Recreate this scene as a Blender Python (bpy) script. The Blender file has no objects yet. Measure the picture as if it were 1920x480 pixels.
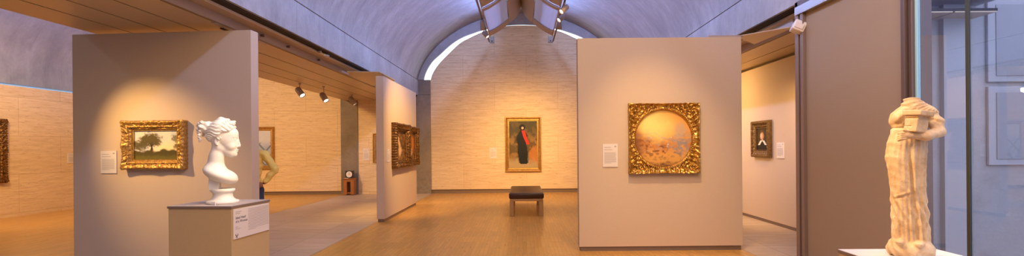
import bpy, bmesh, math, random
import numpy as np
from mathutils import Vector, Matrix, noise as mn
random.seed(7); RNG = np.random.RandomState(5)
S = bpy.context.scene
COL = S.collection
R = math.radians

# ------------------------------------------------------------------ camera
cam_d = bpy.data.cameras.new('camera'); cam = bpy.data.objects.new('camera', cam_d); COL.objects.link(cam)
cam_d.sensor_width = 36; cam_d.lens = 36 * 920 / 1920
cam_d.shift_x = -19 / 1920; cam_d.shift_y = 37 / 1920
cam_d.clip_start = .05; cam_d.clip_end = 200
ROLL = R(-.5)
cam.matrix_world = Matrix.Translation((0, 0, 1.5)) @ Matrix.Rotation(R(90), 4, 'X') @ Matrix.Rotation(ROLL, 4, 'Z')
S.camera = cam
# ------------------------------------------------------------------ colour management and sky
S.view_settings.view_transform = 'Standard'; S.view_settings.look = 'None'
S.view_settings.exposure = 0.0; S.view_settings.gamma = 1; S.view_settings.use_curve_mapping = False
S.cycles.use_denoising = True
S.cycles.max_bounces = 8; S.cycles.diffuse_bounces = 5; S.cycles.transparent_max_bounces = 12
S.cycles.sample_clamp_indirect = 4; S.cycles.caustics_reflective = False; S.cycles.caustics_refractive = False
W = bpy.data.worlds.new('sky'); S.world = W; W.use_nodes = True
wn = W.node_tree; wn.nodes['Background'].inputs[0].default_value = (.70, .82, 1.0, 1); wn.nodes['Background'].inputs[1].default_value = 3.6

WARM = (1.0, .60, .22); COOL = (.30, .43, 1.0)
def area(name, loc, direction, sx, sy, power, color):
    d = bpy.data.lights.new(name, 'AREA'); d.shape = 'RECTANGLE'; d.size = sx; d.size_y = sy; d.energy = power; d.color = color
    o = bpy.data.objects.new(name, d); COL.objects.link(o); o.location = loc
    o.rotation_euler = Vector(direction).to_track_quat('-Z', 'Y').to_euler(); return o
def spot(name, loc, target, power, angle=60, blend=.8, color=WARM, rad=.05):
    d = bpy.data.lights.new(name, 'SPOT'); d.energy = power; d.spot_size = R(angle); d.spot_blend = blend; d.color = color; d.shadow_soft_size = rad
    o = bpy.data.objects.new(name, d); COL.objects.link(o); o.location = loc
    o.rotation_euler = (Vector(target) - Vector(loc)).to_track_quat('-Z', 'Y').to_euler(); return o
# daylight thrown back up onto the vaults by the reflectors under the skylight
for sx in (-1, 1):
    for yc in (1.8, 11.0):
        area('skylight_bounce', (sx * .55, yc, 5.46), (sx, 0, -.02), 8.4, .22, 225, COOL)
area('skylight_bounce_west', (-9.1, 7.5, 4.3), (-.9, 0, .8), 14, .5, 230, COOL)
area('gallery_fill', (.9, 1.8, 4.6), (.15, .75, -1), 4.6, 3.0, 235, (1, .57, .13))  # unseen warm area lamp, added as general fill
for sx in (-1, 1): spot('far_gallery_fill', (sx * 1.15, 9.3, 4.7), (sx * .9, 16.3, .6), 1250, 60, 1.0, (1, .60, .22), .25)  # spots without fixtures, added to brighten the far wall
spot('west_wall_fill', (-8.6, 7.0, 4.4), (-11.8, 11.6, 1.5), 900, 85, 1.0, (1, .58, .20), .25)  # added fill spots without fixtures, brightening the west room walls
spot('west_wall_fill', (-8.2, 9.0, 4.4), (-8.0, 16.3, 1.2), 1300, 85, 1.0, (1, .58, .20), .25)
area('west_gallery_fill', (-9.3, 9, 4.2), (0, .2, -1), 4, 5, 110, (1, .57, .17))
area('east_gallery_fill', (3.95, 10.5, 3.0), (.75, -.15, -.7), .5, 5, 105, (1, .60, .22))  # unseen lamp added to lift the right aisle wall
area('court_daylight', (8.5, 2.5, 6.5), (-.1, .5, -1), 5, 5, 60, (.45, .5, 1.0))

# ------------------------------------------------------------------ node helpers
def mat(name, color=(.5, .5, .5), rough=.6, metal=0.0, spec=.5, build=None):
    m = bpy.data.materials.new(name); m.use_nodes = True; nt = m.node_tree
    b = nt.nodes['Principled BSDF']; b.inputs['Base Color'].default_value = (*color, 1)
    b.inputs['Roughness'].default_value = rough; b.inputs['Metallic'].default_value = metal
    b.inputs['Specular IOR Level'].default_value = spec
    if build: build(nt, b)
    return m
def N(nt, t, **kw):
    n = nt.nodes.new(t)
    for k, v in kw.items(): setattr(n, k, v)
    return n
def L(nt, a, b): nt.links.new(a, b)
def pos(nt, scale=(1, 1, 1), rot=(0, 0, 0), obj=False):
    if obj: g = N(nt, 'ShaderNodeTexCoord').outputs['Object']
    else: g = N(nt, 'ShaderNodeNewGeometry').outputs['Position']
    mp = N(nt, 'ShaderNodeMapping'); mp.inputs['Scale'].default_value = scale; mp.inputs['Rotation'].default_value = rot
    L(nt, g, mp.inputs['Vector']); return mp.outputs[0]
def noise(nt, vec, scale, detail=4, rough=.55, dist=0):
    n = N(nt, 'ShaderNodeTexNoise'); n.inputs['Scale'].default_value = scale; n.inputs['Detail'].default_value = detail
    n.inputs['Roughness'].default_value = rough; n.inputs['Distortion'].default_value = dist; L(nt, vec, n.inputs['Vector']); return n.outputs['Fac']
def ramp(nt, fac, stops):
    r = N(nt, 'ShaderNodeValToRGB'); e = r.color_ramp.elements
    while len(e) < len(stops): e.new(.5)
    for k, (p, c) in enumerate(stops): e[k].position = p; e[k].color = (*c, 1) if len(c) == 3 else c
    L(nt, fac, r.inputs[0]); return r.outputs[0]
def mix(nt, a, b, fac, mode='MIX'):
    m = N(nt, 'ShaderNodeMix', data_type='RGBA', blend_type=mode)
    if isinstance(fac, (int, float)): m.inputs[0].default_value = fac
    else: L(nt, fac, m.inputs[0])
    for i, v in ((6, a), (7, b)):
        if isinstance(v, tuple): m.inputs[i].default_value = (*v, 1)
        else: L(nt, v, m.inputs[i])
    return m.outputs[2]
def bump(nt, b, h, strength=.3, dist=.01):
    n = N(nt, 'ShaderNodeBump'); n.inputs['Strength'].default_value = strength; n.inputs['Distance'].default_value = dist
    L(nt, h, n.inputs['Height']); L(nt, n.outputs[0], b.inputs['Normal'])
def mth(nt, op, a, b=None, clamp=False):
    n = N(nt, 'ShaderNodeMath', operation=op); n.use_clamp = clamp
    for i, v in ((0, a), (1, b)):
        if v is None: continue
        if isinstance(v, (int, float)): n.inputs[i].default_value = v
        else: L(nt, v, n.inputs[i])
    return n.outputs[0]
def wallcoord(nt):       # (x+y, z) of the world position: works for walls facing either way
    g = N(nt, 'ShaderNodeNewGeometry').outputs['Position']; s = N(nt, 'ShaderNodeSeparateXYZ'); L(nt, g, s.inputs[0])
    c = N(nt, 'ShaderNodeCombineXYZ'); L(nt, mth(nt, 'ADD', s.outputs[0], s.outputs[1]), c.inputs[0]); L(nt, s.outputs[2], c.inputs[1]); return c.outputs[0]
def mapv(nt, v, scale, loc=(0, 0, 0)):
    mp = N(nt, 'ShaderNodeMapping'); mp.inputs['Scale'].default_value = scale; mp.inputs['Location'].default_value = loc; L(nt, v, mp.inputs['Vector']); return mp.outputs[0]

def b_trav(nt, b):
    w = wallcoord(nt)
    v1 = noise(nt, mapv(nt, w, (1.0, 9, 1)), 1.7, 8, .74, .15)
    v2 = noise(nt, mapv(nt, w, (3.4, 32, 1)), 1.0, 6, .72)
    c = ramp(nt, v1, [(.28, (.64, .47, .27)), (.5, (.77, .60, .38)), (.72, (.87, .72, .49))])
    c = mix(nt, c, (.44, .26, .12), ramp(nt, v2, [(.55, (0, 0, 0)), (.70, (.75, .75, .75))]))
    p = noise(nt, mapv(nt, w, (9, 42, 1)), 1.0, 3, .6)
    pit = ramp(nt, p, [(.66, (0, 0, 0)), (.70, (1, 1, 1))])
    c = mix(nt, c, (.22, .14, .08), mth(nt, 'MULTIPLY', pit, .65))
    br = N(nt, 'ShaderNodeTexBrick'); br.offset = .5; br.squash = 1
    br.inputs['Scale'].default_value = 1; br.inputs['Brick Width'].default_value = 2.1; br.inputs['Row Height'].default_value = .9
    br.inputs['Mortar Size'].default_value = .006; br.inputs['Mortar Smooth'].default_value = .2; br.inputs['Bias'].default_value = 0
    br.inputs['Color1'].default_value = (1, 1, 1, 1); br.inputs['Color2'].default_value = (.93, .91, .88, 1); br.inputs['Mortar'].default_value = (.78, .72, .62, 1)
    L(nt, mapv(nt, w, (1, 1, 1), (.3, -.08 + .9, 0)), br.inputs['Vector'])
    c = mix(nt, c, br.outputs['Color'], 1.0, 'MULTIPLY')
    L(nt, c, b.inputs['Base Color']); bump(nt, b, mth(nt, 'ADD', v2, mth(nt, 'MULTIPLY', pit, -1)), .25, .006)
TRAV = mat('travertine', rough=.65, spec=.25, build=b_trav)

def conc(name, c0, c1, c2, streak=True):
    def f(nt, b):
        v = pos(nt)
        n1 = noise(nt, mapv(nt, v, (.6, 1.1, .6)), 1.3, 8, .75, .1)
        n2 = noise(nt, mapv(nt, v, (.35, 5.5, .35)), 1.7, 8, .8, .05)     # stains running down the curve
        n3 = noise(nt, v, 14, 3, .6)
        c = ramp(nt, n1, [(.3, c0), (.52, c1), (.72, c2)])
        c = mix(nt, c, tuple(x * .55 for x in c0), ramp(nt, n2, [(.55, (0, 0, 0)), (.74, (.75, .75, .75))]))
        c = mix(nt, c, tuple(min(1, x * 1.25) for x in c2), ramp(nt, n2, [(.2, (.5, .5, .5)), (.38, (0, 0, 0))]))
        c = mix(nt, c, (.82, .82, .82), mth(nt, 'MULTIPLY', n3, .4), 'MULTIPLY')
        L(nt, c, b.inputs['Base Color']); bump(nt, b, mth(nt, 'ADD', n3, n2), .5, .015)
    return mat(name, rough=.6, spec=.35, build=f)
CONC = conc('concrete', (.29, .285, .29), (.40, .395, .40), (.53, .525, .53))
PILC = conc('pillar_concrete', (.17, .14, .11), (.26, .215, .165), (.34, .285, .22))

def b_wood(nt, b):
    v = pos(nt, rot=(0, 0, R(90)))
    br = N(nt, 'ShaderNodeTexBrick'); br.offset = .37; br.offset_frequency = 1
    br.inputs['Scale'].default_value = 1; br.inputs['Brick Width'].default_value = .48; br.inputs['Row Height'].default_value = .057
    br.inputs['Mortar Size'].default_value = .0012; br.inputs['Bias'].default_value = 0
    br.inputs['Color1'].default_value = (.68, .38, .10, 1); br.inputs['Color2'].default_value = (.56, .305, .075, 1); br.inputs['Mortar'].default_value = (.25, .12, .04, 1)
    L(nt, v, br.inputs['Vector'])
    g = noise(nt, pos(nt, (30, 2.2, 1)), 2, 5, .6)
    c = mix(nt, br.outputs['Color'], ramp(nt, g, [(.3, (.80, .77, .70)), (.7, (1.10, 1.08, 1.04))]), 1.0, 'MULTIPLY')
    L(nt, c, b.inputs['Base Color'])
    L(nt, ramp(nt, g, [(.2, (.25, .25, .25)), (.8, (.36, .36, .36))]), b.inputs['Roughness'])
WOOD = mat('oak_floor', rough=.38, spec=.5, build=b_wood)
def b_stone(nt, b):
    v = pos(nt)
    n1 = noise(nt, mapv(nt, v, (1.2, 14, 1)), 1.4, 6, .65, .4); n2 = noise(nt, mapv(nt, v, (3, 40, 1)), 2, 4, .7)
    c = ramp(nt, n1, [(.3, (.48, .36, .25)), (.5, (.62, .49, .36)), (.72, (.72, .60, .47))])
    c = mix(nt, c, (.24, .16, .12), ramp(nt, n2, [(.6, (0, 0, 0)), (.72, (.65, .65, .65))]))
    br = N(nt, 'ShaderNodeTexBrick'); br.offset = 0
    br.inputs['Scale'].default_value = 1; br.inputs['Brick Width'].default_value = 1.21; br.inputs['Row Height'].default_value = .92
    br.inputs['Mortar Size'].default_value = .006; br.inputs['Bias'].default_value = 0
    br.inputs['Color1'].default_value = (1, 1, 1, 1); br.inputs['Color2'].default_value = (.84, .83, .82, 1); br.inputs['Mortar'].default_value = (.6, .56, .5, 1)
    L(nt, v, br.inputs['Vector']); c = mix(nt, c, br.outputs['Color'], 1, 'MULTIPLY')
    L(nt, c, b.inputs['Base Color']); bump(nt, b, n2, .06, .004)
STONE = mat('travertine_paving', rough=.42, spec=.4, build=b_stone)
def fabric(name, c):
    def f(nt, b):
        v = pos(nt); n1 = noise(nt, v, 160, 2, .6); n2 = noise(nt, v, 2, 4)
        cc = mix(nt, tuple(x * .9 for x in c), tuple(min(1, x * 1.08) for x in c), n1); cc = mix(nt, cc, tuple(x * .93 for x in c), mth(nt, 'MULTIPLY', n2, .5))
        L(nt, cc, b.inputs['Base Color']); bump(nt, b, n1, .12, .003)
    return mat(name, rough=.9, spec=.15, build=f)
PANEL = fabric('beige_linen_panel', (.62, .49, .36))
FABR = fabric('grey_brown_fabric', (.38, .285, .185))
BASEM = mat('bronze_base', (.22, .16, .12), .5, .3)
def b_alu(nt, b):
    g = noise(nt, pos(nt, (60, 1, 60)), 3, 3); L(nt, mix(nt, (.50, .38, .25), (.58, .45, .31), g), b.inputs['Base Color'])
SOFF = mat('anodised_soffit', rough=.42, metal=.35, build=b_alu)
DARK = mat('dark_gap', (.02, .017, .015), .8)
GRILL = mat('dark_grille', (.09, .075, .07), .5, .4)
ALU = mat('brushed_aluminium', (.62, .58, .55), .32, .85)
ALUM = mat('matte_aluminium', (.46, .38, .35), .5, .3)
POSTM = mat('post_aluminium', (.30, .23, .20), .45, .5)
BRONZE = mat('dark_bronze_frame', (.17, .12, .10), .45, .5)
WHITE = mat('white_laminate', (.78, .74, .70), .5)
PLACARD = mat('placard_white', (.74, .68, .62), .6)
INK = mat('ink', (.42, .37, .34), .8); INKB = mat('ink_bold', (.06, .05, .07), .8)
PEDM = fabric('olive_tan_laminate', (.52, .375, .19))
CAPM = mat('pedestal_cap', (.52, .45, .40), .5)
CAPE = mat('pedestal_cap_edge', (.20, .145, .11), .6)
LEATH = mat('dark_brown_leather', (.060, .022, .012), .36, 0, .45, build=lambda nt, b: bump(nt, b, noise(nt, pos(nt), 90, 3), .2, .004))
OAKL = mat('oak_leg', (.40, .24, .10), .5, build=lambda nt, b: L(nt, mix(nt, (.44, .27, .11), (.60, .38, .17), noise(nt, pos(nt, (12, 12, 1)), 4, 4)), b.inputs['Base Color']))
STOOLW = mat('red_brown_wood', (.34, .12, .03), .45, build=lambda nt, b: L(nt, mix(nt, (.27, .09, .02), (.42, .16, .045), noise(nt, pos(nt, (12, 12, 1)), 4, 4)), b.inputs['Base Color']))
MARBLE = mat('white_marble', (.80, .76, .70), .38, 0, .45, build=lambda nt, b: L(nt, mix(nt, (.80, .76, .66), (.85, .82, .74), noise(nt, pos(nt), 5, 4)), b.inputs['Base Color']))
def b_old(nt, b):
    v = pos(nt, obj=True); n1 = noise(nt, v, 7, 6, .65, .3); n2 = noise(nt, v, 45, 4, .7)
    c = ramp(nt, n1, [(.3, (.42, .27, .13)), (.5, (.60, .43, .25)), (.7, (.70, .55, .36))])
    c = mix(nt, c, (.34, .22, .12), ramp(nt, n2, [(.58, (0, 0, 0)), (.72, (.6, .6, .6))]))
    L(nt, c, b.inputs['Base Color']); bump(nt, b, mth(nt, 'ADD', n1, n2), .5, .006)
OLDM = mat('weathered_marble', rough=.7, spec=.3, build=b_old)
def gold(name, dark, lite, rough=.35, metal=.75, sc=60):
    def f(nt, b):
        v = pos(nt, obj=True); n = noise(nt, v, sc, 5, .7); n2 = noise(nt, v, 9, 3)
        c = ramp(nt, n, [(.35, dark), (.62, lite)]); c = mix(nt, c, tuple(x * .6 for x in dark), mth(nt, 'MULTIPLY', n2, .4))
        L(nt, c, b.inputs['Base Color']); bump(nt, b, n, .5, .004)
    return mat(name, rough=rough, metal=metal, build=f)
GOLD = gold('carved_gilt', (.26, .12, .025), (.72, .42, .11), .4, .6)
GOLDD = gold('dark_carved_gilt', (.035, .016, .006), (.32, .15, .03), .38, .55, 35)
GOLDB = gold('bright_gilt', (.55, .28, .05), (1.0, .68, .20), .3)
GOLDP = gold('plain_gilt', (.38, .20, .05), (.62, .36, .10), .38, .6, 14)
GOLDK = gold('dark_bronze_gilt', (.10, .055, .02), (.26, .15, .05), .4, .5, 40)
def glow(name, col, st):
    m = bpy.data.materials.new(name); m.use_nodes = True; nt = m.node_tree; nt.nodes.remove(nt.nodes['Principled BSDF'])
    e = N(nt, 'ShaderNodeEmission'); e.inputs[0].default_value = (*col, 1); e.inputs[1].default_value = st
    L(nt, e.outputs[0], nt.nodes['Material Output'].inputs[0]); return m
LENS = glow('lamp_lens', (1, .86, .66), 6)
CAN = mat('spotlight_can', (.36, .30, .27), .5, .3)
def glassm(name, tint, refl=.12, rough=0.0):
    m = bpy.data.materials.new(name); m.use_nodes = True; nt = m.node_tree; nt.nodes.remove(nt.nodes['Principled BSDF'])
    t = N(nt, 'ShaderNodeBsdfTransparent'); t.inputs[0].default_value = (*tint, 1)
    g = N(nt, 'ShaderNodeBsdfGlossy'); g.inputs['Roughness'].default_value = rough; g.inputs[0].default_value = (.9, .95, 1, 1)
    fr = N(nt, 'ShaderNodeFresnel'); fr.inputs[0].default_value = 1.45
    mx = N(nt, 'ShaderNodeMixShader'); L(nt, mth(nt, 'MULTIPLY', fr.outputs[0], refl * 8, True), mx.inputs[0]); L(nt, t.outputs[0], mx.inputs[1]); L(nt, g.outputs[0], mx.inputs[2])
    L(nt, mx.outputs[0], nt.nodes['Material Output'].inputs[0]); return m
GLASS = glassm('window_glass', (.76, .76, .84), .03)
SKYG = glassm('skylight_glass', (.98, .99, 1), .02); SLITG = glassm('tinted_glass', (.42, .46, .50), .02)
def b_perf():
    m = bpy.data.materials.new('perforated_aluminium'); m.use_nodes = True; nt = m.node_tree; p = nt.nodes['Principled BSDF']
    p.inputs['Base Color'].default_value = (.62, .60, .66, 1); p.inputs['Metallic'].default_value = .3; p.inputs['Roughness'].default_value = .45
    tr = N(nt, 'ShaderNodeBsdfTranslucent'); tr.inputs[0].default_value = (.62, .62, .66, 1)
    w = N(nt, 'ShaderNodeTexWave', wave_type='BANDS', bands_direction='Y'); w.inputs['Scale'].default_value = 14; L(nt, pos(nt), w.inputs[0])
    t = N(nt, 'ShaderNodeBsdfTransparent'); mx = N(nt, 'ShaderNodeMixShader'); mx.inputs[0].default_value = .45
    L(nt, p.outputs[0], mx.inputs[1]); L(nt, tr.outputs[0], mx.inputs[2])
    m2 = N(nt, 'ShaderNodeMixShader'); L(nt, mth(nt, 'MULTIPLY', w.outputs['Fac'], .30), m2.inputs[0]); L(nt, mx.outputs[0], m2.inputs[1]); L(nt, t.outputs[0], m2.inputs[2])
    L(nt, m2.outputs[0], nt.nodes['Material Output'].inputs[0]); return m
PERF = b_perf()
REFL = mat('reflector_aluminium', (.40, .37, .40), .5, .15)

# ------------------------------------------------------------------ mesh helpers
def link(name, me, m, parent=None, smooth=False):
    o = bpy.data.objects.new(name, me); COL.objects.link(o)
    if m: me.materials.append(m)
    if parent: o.parent = parent
    if smooth:
        for p in me.polygons: p.use_smooth = True
    return o
def mesh(name, v, f): 
    me = bpy.data.meshes.new(name); me.from_pydata([tuple(map(float, a)) for a in v], [], [tuple(map(int, a)) for a in f]); me.update(); return me
class MB:
    def __init__(s): s.bm = bmesh.new()
    def box(s, x0, x1, y0, y1, z0, z1, bev=0, mtx=None):
        r = bmesh.ops.create_cube(s.bm, size=1); vs = r['verts']
        bmesh.ops.scale(s.bm, vec=(x1 - x0, y1 - y0, z1 - z0), verts=vs); bmesh.ops.translate(s.bm, vec=((x0 + x1) / 2, (y0 + y1) / 2, (z0 + z1) / 2), verts=vs)
        if bev: 
            es = list({e for v in vs for e in v.link_edges}); rr = bmesh.ops.bevel(s.bm, geom=es, offset=bev, segments=3, profile=.5, affect='EDGES'); vs = list({v for f in rr['faces'] for v in f.verts} | {v for v in vs if v.is_valid})
        if mtx: bmesh.ops.transform(s.bm, matrix=mtx, verts=vs)
        return s
    def cyl(s, a, b, r0, r1=None, seg=24):
        a, b = Vector(a), Vector(b); r1 = r0 if r1 is None else r1
        m = Matrix.Translation((a + b) / 2) @ (b - a).to_track_quat('Z', 'Y').to_matrix().to_4x4()
        bmesh.ops.create_cone(s.bm, cap_ends=True, segments=seg, radius1=r0, radius2=r1, depth=(b - a).length, matrix=m); return s
    def poly(s, pts, h):      # prism: pts polygon extruded by vector h
        vs = [s.bm.verts.new(p) for p in pts]; f = s.bm.faces.new(vs); r = bmesh.ops.extrude_face_region(s.bm, geom=[f])
        bmesh.ops.translate(s.bm, vec=h, verts=[e for e in r['geom'] if isinstance(e, bmesh.types.BMVert)]); bmesh.ops.recalc_face_normals(s.bm, faces=s.bm.faces); return s
    def ball(s, c, r, sub=3):
        bmesh.ops.create_icosphere(s.bm, subdivisions=sub, radius=1, matrix=Matrix.Translation(c) @ Matrix.Diagonal((*(r if isinstance(r, tuple) else (r, r, r)), 1))); return s
    def build(s, name, m, parent=None, smooth=False):
        me = bpy.data.meshes.new(name); s.bm.to_mesh(me); s.bm.free(); return link(name, me, m, parent, smooth)
def box(name, x0, x1, y0, y1, z0, z1, m, parent=None, bev=0): return MB().box(x0, x1, y0, y1, z0, z1, bev).build(name, m, parent)
def struct(o): o['kind'] = 'structure'; return o
def sbox(*a, **k): return struct(box(*a, **k))
def tag(o, label, cat, group=None):
    o['label'] = label; o['category'] = cat
    if group: o['group'] = group
    return o
def thing(name, label, cat, loc, rz=0, group=None):
    o = bpy.data.objects.new(name, None); COL.objects.link(o); o.location = loc; o.rotation_euler = (0, 0, rz); o.empty_display_size = .2
    return tag(o, label, cat, group)

# signed-distance modelling -> one continuous mesh
def smin(a, b, k): h = np.clip(.5 + .5 * (b - a) / k, 0, 1); return b * (1 - h) + a * h - k * h * (1 - h)
def smax(a, b, k): return -smin(-a, -b, k)
def sph(P, c, r): return np.sqrt((P[0] - c[0])**2 + (P[1] - c[1])**2 + (P[2] - c[2])**2) - r
def ell(P, c, r, rot=None):
    q = [P[0] - c[0], P[1] - c[1], P[2] - c[2]]
    if rot is not None:
        M = np.array(rot).T; q = [M[i][0] * q[0] + M[i][1] * q[1] + M[i][2] * q[2] for i in range(3)]
    k0 = np.sqrt((q[0] / r[0])**2 + (q[1] / r[1])**2 + (q[2] / r[2])**2) + 1e-9
    k1 = np.sqrt((q[0] / r[0]**2)**2 + (q[1] / r[1]**2)**2 + (q[2] / r[2]**2)**2) + 1e-9
    return k0 * (k0 - 1) / k1
def cap(P, a, b, ra, rb):
    a = np.array(a, float); b = np.array(b, float); d = b - a; q = [P[i] - a[i] for i in range(3)]
    h = np.clip((q[0] * d[0] + q[1] * d[1] + q[2] * d[2]) / (d @ d), 0, 1)
    return np.sqrt(sum((q[i] - d[i] * h)**2 for i in range(3))) - (ra + (rb - ra) * h)
def chain(P, pts, rs, k=.01):
    d = None
    for i in range(len(pts) - 1):
        c = cap(P, pts[i], pts[i + 1], rs[i], rs[i + 1]); d = c if d is None else smin(d, c, k)
    return d
def bx(P, c, h, r=0.0):
    q = [np.abs(P[i] - c[i]) - h[i] + r for i in range(3)]
    return np.sqrt(sum(np.maximum(v, 0)**2 for v in q)) + np.minimum(np.maximum(q[0], np.maximum(q[1], q[2])), 0) - r
def rotm(rx=0, ry=0, rz=0): return np.array((Matrix.Rotation(rz, 3, 'Z') @ Matrix.Rotation(ry, 3, 'Y') @ Matrix.Rotation(rx, 3, 'X')))
def snet(f, lo, hi, h):
    ax = [np.arange(lo[i], hi[i] + h, h, dtype=np.float32) for i in range(3)]
    G = np.meshgrid(*ax, indexing='ij'); V = f(G).astype(np.float32)
    n = V.shape; ins = V < 0
    corners = [(i, j, k) for i in (0, 1) for j in (0, 1) for k in (0, 1)]
    sl = lambda c: tuple(slice(c[a], n[a] - 1 + c[a]) for a in range(3))
    cnt = sum(ins[sl(c)].astype(np.int8) for c in corners); act = (cnt > 0) & (cnt < 8)
    idx = -np.ones(act.shape, np.int64); cells = np.argwhere(act); idx[act] = np.arange(len(cells))
    acc = np.zeros((len(cells), 3)); num = np.zeros(len(cells))
    for a in corners:
        for d in range(3):
            if a[d]: continue
            b = list(a); b[d] = 1
            va = V[cells[:, 0] + a[0], cells[:, 1] + a[1], cells[:, 2] + a[2]]; vb = V[cells[:, 0] + b[0], cells[:, 1] + b[1], cells[:, 2] + b[2]]
            m = (va < 0) != (vb < 0); t = np.where(m, va / np.where(m, va - vb, 1), 0)
            p = np.array(a, float)[None, :].repeat(len(cells), 0); p[:, d] += t
            acc += p * m[:, None]; num += m
    verts = (cells + acc / num[:, None]) * h + np.array(lo)
    F = []
    for d in range(3):
        e, g = (d + 1) % 3, (d + 2) % 3
        s0 = [slice(None)] * 3; s1 = [slice(None)] * 3; s0[d] = slice(0, -1); s1[d] = slice(1, None)
        for s in (s0, s1):
            s[e] = slice(1, -1); s[g] = slice(1, -1)
        A, B = ins[tuple(s0)], ins[tuple(s1)]
        for flip in (0, 1):
            q = np.argwhere((A & ~B) if not flip else (~A & B))
            if not len(q): continue
            q[:, e] += 1; q[:, g] += 1
            def cell(de, dg):
                c = q.copy(); c[:, e] -= de; c[:, g] -= dg; return idx[c[:, 0], c[:, 1], c[:, 2]]
            quad = np.stack([cell(1, 1), cell(0, 1), cell(0, 0), cell(1, 0)], 1)
            F.append(quad if not flip else quad[:, ::-1])
    return verts, np.concatenate(F)
def sdfobj(name, f, lo, hi, h, m, parent=None, sm=1):
    v, q = snet(f, lo, hi, h); me = bpy.data.meshes.new(name)
    me.vertices.add(len(v)); me.vertices.foreach_set('co', v.astype(np.float32).ravel())
    me.loops.add(len(q) * 4); me.loops.foreach_set('vertex_index', q.astype(np.int32).ravel())
    me.polygons.add(len(q)); me.polygons.foreach_set('loop_start', np.arange(0, len(q) * 4, 4, dtype=np.int32)); me.update(calc_edges=True); me.validate()
    o = link(name, me, m, parent, True); return o

# ------------------------------------------------------------------ SETTING
Y0, YB = -4.0, 16.35
sbox('floor', -3.0, 3.17, Y0, YB + .12, -.1, 0, WOOD)
sbox('floor', -12.4, -5.87, Y0, YB + .12, -.1, 0, WOOD)
sbox('floor', -5.87, -3.0, Y0, YB + .12, -.1, 0, STONE)
sbox('floor', 3.17, 5.95, Y0, YB + .12, -.1, 0, STONE)
# wooden floors end in a thin metal strip
struct(MB().box(-3.012, -3.0, Y0, YB, 0, .002).box(3.17, 3.182, Y0, YB, 0, .002).box(-5.882, -5.87, Y0, YB, 0, .002).build('trim_1', ALUM))
# back wall in travertine
sbox('wall_back', -12.5, -6.03, YB, YB + .3, .11, 6.3, TRAV)
sbox('wall_back', -5.46, -3.6, YB, YB + .3, 0, 3.3, TRAV)
sbox('wall_back', -3.03, 3.03, YB, YB + .3, .13, 3.79, TRAV)
sbox('wall_back', 3.6, 6.0, YB, YB + .3, 0, 3.3, TRAV)
struct(MB().box(-12.5, -6.03, YB + .05, YB + .25, 0, .11).box(-3.03, 3.03, YB + .05, YB + .25, 0, .13).build('baseboard_back', BASEM))
inner = [(3.027, 3.79), (2.955, 4.01), (2.757, 4.31), (2.435, 4.64), (2.042, 5.0), (1.722, 5.175), (1.42, 5.315), (1.15, 5.405), (.6, 5.545), (0, 5.578)]
outer = [(3.25, 3.79), (3.18, 4.03), (2.987, 4.36), (2.701, 4.63), (2.308, 4.975), (1.952, 5.19), (1.508, 5.358), (1.19, 5.45), (.6, 5.565), (0, 5.60)]
def smoothc(c, n=8):
    out = []
    pts = [(-c[1][0] * 0 + c[0][0] + .0, c[0][1] - .2)] + c + [(-c[-2][0], c[-2][1])]
    for i in range(1, len(pts) - 2):
        p0, p1, p2, p3 = pts[i - 1:i + 3]
        for k in range(n):
            t = k / n
            out.append(tuple(.5 * (2 * p1[a] + (p2[a] - p0[a]) * t + (2 * p0[a] - 5 * p1[a] + 4 * p2[a] - p3[a]) * t * t + (3 * p1[a] - p0[a] - 3 * p2[a] + p3[a]) * t**3) for a in (0, 1)))
    return out + [c[-1]]
def full(c): c = smoothc(c); return [(-x, z) for x, z in c[:-1]] + [c[-1]] + list(reversed(c[:-1]))
fin, fout = full(inner), full(outer)
struct(MB().poly([(x, YB, z) for x, z in fin], (0, .08, 0)).build('wall_back', TRAV))
struct(MB().poly([(x, YB + .09, z) for x, z in fout], (0, .012, 0)).build('window_1', SKYG))   # curved glass strip over the lunette
AV = 3.44 / math.pi; ZS = 3.785
def cyc(n=48, hw=3.44, z0=ZS):
    a = hw / math.pi; return [(-hw + a * (t - math.sin(t)), z0 + a * (1 - math.cos(t))) for t in [2 * math.pi * i / n for i in range(n + 1)]]
prof = cyc(96)
# concrete end arch: fills between the vault curve and the glass strip
pts = [(-3.6, 3.79), (-3.6, 6.4), (3.6, 6.4), (3.6, 3.79)] + [(x, z) for x, z in reversed(fout)]
vs = []; 
bm = bmesh.new(); oc = full([(3.6, 3.79), (3.6, 4.2), (3.55, 4.7), (3.3, 5.2), (2.9, 5.6), (2.4, 5.9), (1.8, 6.1), (1.2, 6.2), (.6, 6.25), (0, 6.3)])
n = len(fout); rows = []
for (x, z), (X2, Z2) in zip(fout, oc):
    rows.append([bm.verts.new((x, YB - .04, z)), bm.verts.new((X2, YB - .04, Z2)), bm.verts.new((X2, YB + .06, Z2)), bm.verts.new((x, YB + .06, z))])
for i in range(n - 1):
    for k in range(4): bm.faces.new((rows[i][k], rows[i][(k + 1) % 4], rows[i + 1][(k + 1) % 4], rows[i + 1][k]))
bm.faces.new(rows[0]); bm.faces.new(rows[-1][::-1]); bmesh.ops.recalc_face_normals(bm, faces=bm.faces)
me = bpy.data.meshes.new('ceiling'); bm.to_mesh(me); bm.free(); struct(link('ceiling', me, CONC))
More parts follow.
